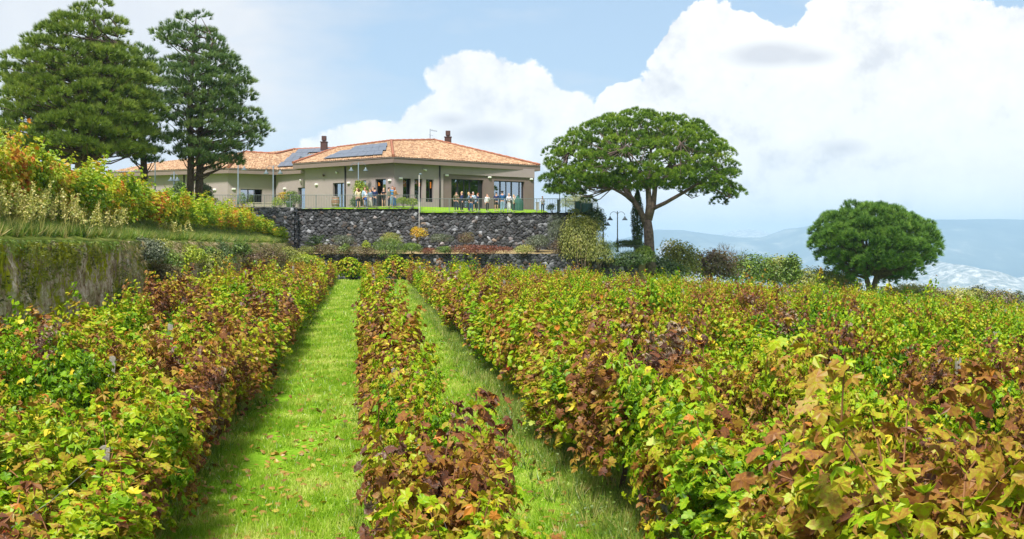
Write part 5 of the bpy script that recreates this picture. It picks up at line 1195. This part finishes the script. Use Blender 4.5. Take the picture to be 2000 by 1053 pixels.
def person(x, ybase, Y, ht, face, top, bottom, hair, label, arms=('down', 'down'), topl='jacket', bott='trousers', hlen=0, cap=None, sleeves=True, stride=.1, build=.92, group='people standing on the terrace', shoes='dark', bag=None, headback=0):
    """face: heading in degrees, 0 looks towards the camera"""
    g = float(lawn(XA(x, Y), Y)); o = empty('person', (XA(x, Y), Y, g), label, 'person', group)
    k = ht/1.72; T = Matrix.Diagonal((k, k, k, 1)); rz = R(180+face); o.rotation_euler = (0, 0, rz)
    def part(name, me, m, par=o): q = bpy.data.objects.new(name, setm(me, m)); COL.objects.link(q); q.parent = par; return q
    b = build; V = []; E = []; RD = []
    def ad(p, r, fr=None): V.append(p); RD.append(r); 
    def av(p, r, fr=None):
        V.append(np.array(p, float)); RD.append(r); i = len(V)-1
        if fr is not None: E.append((fr, i))
        return i
    pel = av((0, 0, .92), (.145*b, .105*b)); wa = av((0, 0, 1.07), (.125*b, .09*b), pel); ch = av((0, .01, 1.25), (.145*b, .105*b), wa); sh = av((0, 0, 1.40), (.10*b, .08), ch)
    nk = av((0, .01, 1.47), .055, sh); hb = headback*.04
    h1 = av((0, .035-hb, 1.545), (.062, .07), nk); h2 = av((0, .025-hb*1.5, 1.62), (.074, .088), h1); h3 = av((0, .01-hb*2, 1.685), (.060, .072), h2)
    av((0, .125-hb*1.5, 1.595), .012, h1)                                                     # nose
    arm = {}
    for s, nm in ((1, arms[0]), (-1, arms[1])):
        e_, w_, hd = ARMS[nm]; S0 = np.array([s*.175*b, 0, 1.385]); sx = np.array([s, 1, 1])
        a0 = av(S0, .052, sh); a1 = av(S0+sx*e_, .040, a0); a2 = av(S0+sx*w_, .028, a1); hdv = unit(np.array(hd, float)*sx); wv = S0+sx*w_
        pm = av(wv+hdv*.075, (.035, .018), a2); sd = unit(np.cross(hdv, [0.3, .2, 1.]))
        for f in range(4):
            o_ = (f-1.5)*.019; L = (.065, .078, .073, .058)[f]; cv = np.cross(sd, hdv)
            f1 = av(wv+hdv*(.10+L*.45)+sd*o_, .0085, pm); av(wv+hdv*(.10+L*.85)+sd*o_*1.1-cv*.018, .007, f1)
        t1 = av(wv+hdv*.06+sd*s*.045, .010, pm); av(wv+hdv*.095+sd*s*.058, .008, t1); arm[s] = (S0, S0+sx*e_, wv)
    leg = {}
    for s in (1, -1):
        fw = stride*s*.5; H0 = np.array([s*.095, 0, .86]); K_ = np.array([s*.10, .03+fw*.5, .48]); A_ = np.array([s*.11, -.02+fw, .09])
        l0 = av(H0, .088*b, pel); l1 = av(K_, .058*b, l0); l2 = av(A_, .038, l1); l3 = av(A_+[0, .10, -.055], .032, l2); av(A_+[s*.01, .17, -.06], .025, l3); leg[s] = (H0, K_, A_)
    part('body', skinmesh('body', V, E, RD, 0, 1, T), M_SKIN)
    # top
    V, E, RD = [], [], []; q = .022
    lowz = {'coat': .80, 'jacket': .90, 'shirt': .93, 'dress': .56}.get(topl, .9)
    p0 = av((0, 0, lowz), (.165*b+(.05 if topl in ('dress', 'coat') else 0), .13*b)); p1 = av((0, 0, 1.05), (.14*b+q, .10*b+q), p0); p2 = av((0, .01, 1.24), (.15*b+q, .11*b+q), p1); p3 = av((0, 0, 1.40), (.115*b+q, .085+q), p2); av((0, 0, 1.455), .07, p3)
    for s in (1, -1):
        S0, e_, w_ = arm[s]; a0 = av(S0, .066, p3); 
        if sleeves: a1 = av(e_, .054, a0); av(w_+(e_-w_)*.06, .042, a1)
        else: av(S0*.5+e_*.5, .058, a0)
    part({'dress': 'dress', 'coat': 'coat', 'shirt': 'shirt'}.get(topl, 'jacket'), skinmesh('top', V, E, RD, 0, 1, T), top)
    if topl != 'dress' or bottom is not None:
        V, E, RD = [], [], []; p0 = av((0, 0, .93), (.15*b+.012, .11*b+.015)); c0 = av((0, 0, .86), (.15*b+.01, .11*b+.012), p0)
        for s in (1, -1):
            H0, K_, A_ = leg[s]
            if bott == 'shorts': l0 = av(H0+[0, 0, -.03], .104*b, c0); av(H0*.25+K_*.75, .088*b, l0)
            elif bott == 'skirt': l0 = av(H0+[0, 0, -.03], .11*b, c0); av(H0*.35+K_*.65, .10*b, l0)
            else: w = .012 if bott == 'trousers' else .04; l0 = av(H0, .096*b, c0); l1 = av(K_, .066*b+w, l0); av(A_+[0, 0, .02], .048+w, l1)
        part({'shorts': 'shorts', 'skirt': 'skirt'}.get(bott, 'trousers'), skinmesh('bottom', V, E, RD, 0, 1, T), bottom)
    for s in (1, -1):
        H0, K_, A_ = leg[s]; V, E, RD = [], [], []; l2 = av(A_+[0, -.02, -.02], .044); l3 = av(A_+[0, .06, -.05], (.045, .038), l2); av(A_+[s*.012, .18, -.062], (.038, .028), l3)
        part('shoe', skinmesh('shoe', V, E, RD, 0, 1, T), {'dark': cloth('shoe', (.03, .025, .022)), 'white': cloth('white', (.75, .75, .76), .05), 'tan': cloth('tan', (.45, .3, .18))}[shoes])
    # hair, face
    mb = MB(); hz = np.array([0, -.012-hb*2, 1.652]); mb.blob(hz, (.084, .098, .082), seg=12, rings=8, jit=.12)
    V_ = mb.v[0]; fr = (V_[:, 1] > .045) & (V_[:, 2] < 1.665); V_[fr, 1] = .03; V_[fr, 0] *= .85
    if hlen: mb.blob((0, -.05-hb*2, 1.60-hlen*.5), (.095, .06, .07+hlen*.62), seg=10, rings=8, jit=.2)
    if hlen < 0 or hair == 'curly': pass
    mb.v = [v*k for v in mb.v]; ho = part('hair', mb.mesh('hair', [M_SKIN]), HAIR['dark' if hair == 'curly' else hair])
    if hair == 'curly': ho.scale = (1.35, 1.3, 1.0); ho.location = (0, 0, .03)
    if hair == 'grey' and hlen == 0: pass
    mb = MB()
    for s in (1, -1): mb.blob(((s*.03)*k, (.098-hb*1.5)*k, 1.628*k), .009*k, seg=6, rings=5)
    part('eyes', mb.mesh('eyes', [M_EYE]), M_EYE)
    if cap is not None:
        mb = MB(); mb.lathe((0, -hb*2*k, 1.665*k), [(.093*k, 0), (.095*k, .03*k), (.075*k, .075*k), (0, .09*k)], 12); mb.box((-.06*k, .06*k, 1.668*k), (.06*k, .17*k, 1.68*k)); part('cap', mb.mesh('cap', [cap]), cap)
    if bag is not None:
        mb = MB(); s, m_ = bag; mb.blob((s*.22*k, .03*k, .88*k), (.06*k, .13*k, .12*k), seg=8, rings=6); mb.tube([(s*.21*k, .03*k, .98*k), (s*.12*k, .10*k, 1.25*k), (-s*.08*k, .03*k, 1.46*k)], .012*k, 5); part('bag', mb.mesh('bag', [m_]), m_)
    return o
c_ = cloth
NAVY = c_('navy', (.018, .032, .10)); BLACK = c_('black', (.012, .012, .016)); JEAN = c_('jeans', (.03, .075, .17)); DJEAN = c_('dark_jeans', (.02, .035, .06)); WHITE = c_('offwhite', (.72, .73, .76), .06); CREAM = c_('cream', (.62, .52, .33), .1)
LBLUE = c_('light_blue', (.38, .52, .66)); OLIVE = c_('olive', (.13, .12, .07)); GREYG = c_('grey_green', (.20, .20, .15)); BRIGHT = c_('bright_blue', (.04, .22, .48)); PATT = c_('brown_pattern', (.28, .15, .05), .7); LJEAN = c_('light_jeans', (.22, .36, .46)); PALE = c_('pale', (.52, .48, .42)); DENIM = c_('denim', (.02, .09, .22)); LILAC = c_('lilac_white', (.60, .60, .70), .25); SLATE = c_('slate', (.16, .24, .33))
def pp(x, yb, Y, ytop, *a, **k): return person(x, yb, Y, (yb-ytop)*Y/F*1.0, *a, **k)
# left group: feet line 406, right group: feet line 412
LG = 'people in the left group on the terrace'; RG = 'people in the right group on the terrace'
pp(697, 406, 91.6, 367.5, 60, PALE, JEAN, 'blond', 'blond person in blue jeans mostly hidden behind the woman in the cream top', group=LG)
pp(700.5, 406.5, 90.9, 367.5, 200, CREAM, BLACK, 'brown', 'woman in a cream top and black shorts with long auburn hair', arms=('fwd', 'fwd'), bott='shorts', hlen=.16, group=LG)
pp(712.5, 406, 91.7, 366, 20, LBLUE, BLACK, 'auburn', 'tall woman in a pale blue shirt behind the one in the white jacket', bott='skirt', topl='shirt', group=LG, hlen=.1)
pp(715.5, 406.5, 90.9, 372, 70, WHITE, JEAN, 'auburn', 'woman in a white jacket and blue jeans with a blue bag', arms=('fold', 'fold'), shoes='white', group=LG, bag=(1, c_('bagblue', (.02, .08, .45))))
pp(723.5, 406, 91.3, 369, -40, SLATE, PALE, 'dark', 'woman in a blue denim top and wide pale trousers with dark hair', arms=('fwd', 'down'), bott='wide', hlen=.14, group=LG)
pp(728.5, 405.5, 92.2, 365.5, 10, BLACK, DJEAN, 'dark', 'dark haired person standing behind the one in the navy jacket', group=LG)
pp(732, 406.5, 90.9, 367, 150, NAVY, DJEAN, 'dark', 'man in a dark navy jacket and grey jeans seen from behind', arms=('fwd', 'fwd'), build=1.0, group=LG)
pp(749.5, 406, 91.1, 367.5, -5, BLACK, None, 'blond', 'blond woman in a short black dress in front of the open door', arms=('fold', 'fwd'), topl='dress', sleeves=False, hlen=.06, shoes='tan', stride=.04, group=LG)
pp(759.5, 406.5, 90.9, 367.5, 60, GREYG, DJEAN, 'dark', 'man in a grey green shirt and dark cap raising one arm', arms=('down', 'point'), cap=BLACK, topl='shirt', group=LG)
pp(766.5, 405.5, 92, 366, -10, BRIGHT, LJEAN, 'brown', 'man in a bright blue shirt standing behind the one in the cap', arms=('down', 'hip'), topl='shirt', group=LG)
pp(771, 406.5, 91, 367, 130, PATT, DENIM, 'auburn', 'woman in a brown patterned shirt and blue jeans, rightmost of the left group', arms=('fwd', 'fwd'), topl='shirt', hlen=.08, group=LG)
pp(891.5, 412, 91, 372.5, -25, OLIVE, DJEAN, 'dark', 'man in an olive green jacket and dark cap, leftmost of the right group', cap=BLACK, arms=('hip', 'down'), build=.98, group=RG)
pp(902, 412.5, 90.8, 373, -70, NAVY, BLACK, 'blond', 'blond woman in a long navy jacket beside the man in olive', arms=('fwd', 'fwd'), topl='coat', group=RG)
pp(915.5, 412, 91.4, 374.5, 90, SLATE, BLACK, 'blond', 'fair haired woman in a slate blue vest and black trousers', arms=('fwd', 'down'), hlen=.06, group=RG)
pp(920, 412.5, 90.7, 378, 170, BLACK, DENIM, 'auburn', 'short auburn haired woman in a black top and blue jeans seen from behind', arms=('hip', 'hip'), group=RG)
pp(924, 411.5, 91.9, 374, 30, LBLUE, NAVY, 'grey', 'grey haired man in a light blue shirt and dark shorts behind the woman in black', bott='shorts', topl='shirt', arms=('fwd', 'fwd'), group=RG)
pp(933.5, 412.5, 90.9, 376, -100, NAVY, BLACK, 'auburn', 'woman in a navy jacket holding one arm out, with auburn hair', arms=('reach', 'fwd'), stride=.4, shoes='white', topl='coat', group=RG)
pp(951.5, 412.5, 90.9, 377.5, 20, WHITE, BLACK, 'brown', 'woman in a white jacket and black trousers looking up with a hand at her face', arms=('down', 'face'), headback=1, shoes='white', stride=.2, group=RG)
pp(969.5, 411.5, 91.3, 373.5, 0, NAVY, BLACK, 'dark', 'man in a navy jacket, black shorts and a cap', arms=('fwd', 'fwd'), bott='shorts', cap=DJEAN, build=1.0, stride=.02, group=RG)
pp(981, 412, 91, 371.5, 180, DENIM, LJEAN, 'curly', 'person with big dark curly hair in a denim jacket seen from behind', arms=('fwd', 'fwd'), build=1.0, stride=.04, group=RG)
pp(994, 412, 91, 375.5, 10, LILAC, WHITE, 'grey', 'person in a pale striped top and white trousers with a small dark bag', arms=('fold', 'fold'), shoes='white', topl='shirt', stride=.03, bag=(1, BLACK), group=RG)
pp(1003.5, 411, 91.9, 378, 70, PALE, BLACK, 'blond', 'woman in a long pale coat, rightmost of the right group', arms=('face', 'down'), topl='coat', hlen=.1, group=RG)
pp(1059.5, 412, 91, 381, 5, LILAC, DJEAN, 'brown', 'lone man in a pale shirt and dark trousers with a strap across his chest', arms=('fwd', 'fwd'), topl='shirt', build=1.0, bag=(-1, SLATE))
# ------------------------------------------------------------------ sky
def world():
    w = bpy.data.worlds.new('World'); S.world = w; w.use_nodes = True; nt = w.node_tree; nt.nodes.clear()
    out = nt.nodes.new('ShaderNodeOutputWorld'); bg = nt.nodes.new('ShaderNodeBackground'); bg.inputs['Strength'].default_value = SKY_STR
    sky = nt.nodes.new('ShaderNodeTexSky'); sky.sky_type = 'NISHITA'; sky.sun_disc = False; sky.sun_elevation = R(SUN_EL); sky.sun_rotation = R(SUN_AZ); sky.altitude = 600; sky.air_density = 1.0; sky.dust_density = 2.0; sky.ozone_density = 1.5
    tc = nt.nodes.new('ShaderNodeTexCoord'); s = nt.nodes.new('ShaderNodeSeparateXYZ'); nt.links.new(tc.outputs['Generated'], s.inputs[0])
    az = mth(nt, 'ARCTAN2', s.outputs[0], s.outputs[1]); el = mth(nt, 'ARCSINE', s.outputs[2])
    cb = nt.nodes.new('ShaderNodeCombineXYZ'); nt.links.new(az, cb.inputs[0]); nt.links.new(el, cb.inputs[1]); vec = cb.outputs[0]
    n1 = noise(nt, vec, 9, 8, .6); n2 = noise(nt, vec, 34, 6, .62); n3 = noise(nt, vec, 4, 5, .6)
    mpv = nt.nodes.new('ShaderNodeMapping'); mpv.inputs['Scale'].default_value = (1, 3.2, 1); nt.links.new(vec, mpv.inputs[0]); n4 = noise(nt, mpv.outputs[0], 6, 6, .6)
    puff = mth(nt, 'ADD', mth(nt, 'MULTIPLY', mth(nt, 'SUBTRACT', n1, .5), 1.1), mth(nt, 'MULTIPLY', mth(nt, 'SUBTRACT', n2, .5), .85))
    def blobs(L):
        tot = None
        for x, y, rx, ry in L:
            a0 = math.atan((x-1000)/F); e0 = math.atan((YH-y)/F*math.cos(a0))
            dx = mth(nt, 'MULTIPLY', mth(nt, 'SUBTRACT', az, a0), F/rx); dy = mth(nt, 'MULTIPLY', mth(nt, 'SUBTRACT', el, e0), F/ry)
            v = mth(nt, 'SUBTRACT', 1.0, mth(nt, 'SQRT', mth(nt, 'ADD', mth(nt, 'MULTIPLY', dx, dx), mth(nt, 'MULTIPLY', dy, dy))))
            v = mth(nt, 'MULTIPLY', v, math.sqrt(rx*ry)/150)
            tot = v if tot is None else mth(nt, 'SMOOTH_MAX', tot, v, .12)
        return tot
    def cover(f, k, gain): return mth(nt, 'MULTIPLY_ADD', mth(nt, 'MULTIPLY_ADD', puff, k, f), gain, .5, clamp=True)
    big = blobs([(1385, 140, 118, 132), (1475, 225, 250, 165), (1300, 320, 190, 160), (1690, 140, 150, 165), (1800, 160, 260, 150), (2050, 240, 260, 215), (1600, 330, 420, 170), (1240, 215, 70, 60)])
    mid = blobs([(925, 150, 90, 52), (985, 200, 110, 75), (1070, 250, 110, 75), (900, 260, 130, 80), (760, 300, 170, 60)])
    cb_ = cover(big, .5, 40); cm = cover(mid, .55, 16)
    # veil: overcast grey on the left, thin streaks in the blue, bank near the horizon
    left = mth(nt, 'MULTIPLY', mth(nt, 'SUBTRACT', -.13, az), 6.5); lowb = mth(nt, 'MULTIPLY', mth(nt, 'SUBTRACT', .125, el), 9)
    top = mth(nt, 'MULTIPLY', mth(nt, 'SUBTRACT', el, .27), 3.0)
    veil = mth(nt, 'MAXIMUM', mth(nt, 'MAXIMUM', left, lowb), top)
    veil = mth(nt, 'ADD', mth(nt, 'MULTIPLY_ADD', mth(nt, 'SUBTRACT', n4, .5), 1.7, veil), .18, clamp=True)
    veil = mth(nt, 'MULTIPLY', veil, .93)
    k = 1.0/SKY_STR
    vc = ramp(nt, n3, [(.3, (.53*k, .55*k, .60*k)), (.55, (.62*k, .63*k, .66*k)), (.7, (.70*k, .70*k, .71*k))])
    blue = mixc(nt, .62, sky.outputs[0], (.40*k, .54*k, .70*k))
    c = mixc(nt, veil, blue, vc)
    wcol = ramp(nt, mth(nt, 'MULTIPLY_ADD', n1, .6, mth(nt, 'MULTIPLY', n2, .4)), [(.38, (.58*k, .60*k, .64*k)), (.5, (.75*k, .75*k, .755*k)), (.6, (.84*k, .835*k, .815*k))])
    c = mixc(nt, cm, c, wcol)
    wcol2 = ramp(nt, mth(nt, 'MULTIPLY_ADD', n1, .6, mth(nt, 'MULTIPLY', n2, .4)), [(.38, (.60*k, .61*k, .64*k)), (.47, (.77*k, .77*k, .765*k)), (.6, (.84*k, .835*k, .815*k))])
    c = mixc(nt, cb_, c, wcol2)
    grey = blobs([(1500, 107, 80, 24), (1580, 112, 45, 14), (1645, 290, 44, 17), (945, 262, 75, 22), (880, 235, 40, 14)])
    gk = mth(nt, 'MULTIPLY', mth(nt, 'MULTIPLY_ADD', mth(nt, 'MULTIPLY_ADD', puff, .55, mth(nt, 'MULTIPLY', grey, 2.2)), 2.2, .25, clamp=True), .6)
    c = mixc(nt, gk, c, (.42*k, .43*k, .49*k))
    # flat grey cloud base low over the mountains
    bs = mth(nt, 'MULTIPLY', mth(nt, 'MULTIPLY', mth(nt, 'SUBTRACT', .045, el), 40, clamp=True), mth(nt, 'MULTIPLY', mth(nt, 'SUBTRACT', n4, .36), 3.0, clamp=True))
    c = mixc(nt, mth(nt, 'MULTIPLY', bs, .7), c, (.55*k, .57*k, .62*k))
    nt.links.new(c, bg.inputs[0]); nt.links.new(bg.outputs[0], out.inputs[0])
    w.cycles.sampling_method = 'MANUAL'; w.cycles.sample_map_resolution = 1024
SKY_STR = .10; SUN_EL = 54; SUN_AZ = 192      # sun behind the camera, a little to the left
world()
sun = bpy.data.lights.new('sun', 'SUN'); sun.energy = 5.0; sun.angle = R(9); sun.color = (1, .95, .87)
so = bpy.data.objects.new('sun', sun); COL.objects.link(so)
a, e = R(SUN_AZ), R(SUN_EL); dirv = Vector((math.sin(a)*math.cos(e), math.cos(a)*math.cos(e), math.sin(e)))
so.rotation_euler = dirv.to_track_quat('Z', 'Y').to_euler()
cam = bpy.data.cameras.new('camera'); cam.lens = 36*F/2000; cam.sensor_width = 36; cam.shift_y = -(526.5-YH)/2000; cam.clip_end = 60000; cam.clip_start = .1
co = bpy.data.objects.new('camera', cam); COL.objects.link(co); co.rotation_euler = (R(90), 0, 0); S.camera = co
S.view_settings.view_transform = 'Standard'; S.view_settings.look = 'None'; S.view_settings.gamma = 1; S.view_settings.exposure = 0.5
S.cycles.max_bounces = 6; S.cycles.diffuse_bounces = 3; S.cycles.glossy_bounces = 2; S.cycles.transmission_bounces = 4; S.cycles.transparent_max_bounces = 8; S.cycles.volume_bounces = 2
S.cycles.sample_clamp_indirect = 6; S.cycles.use_denoising = True
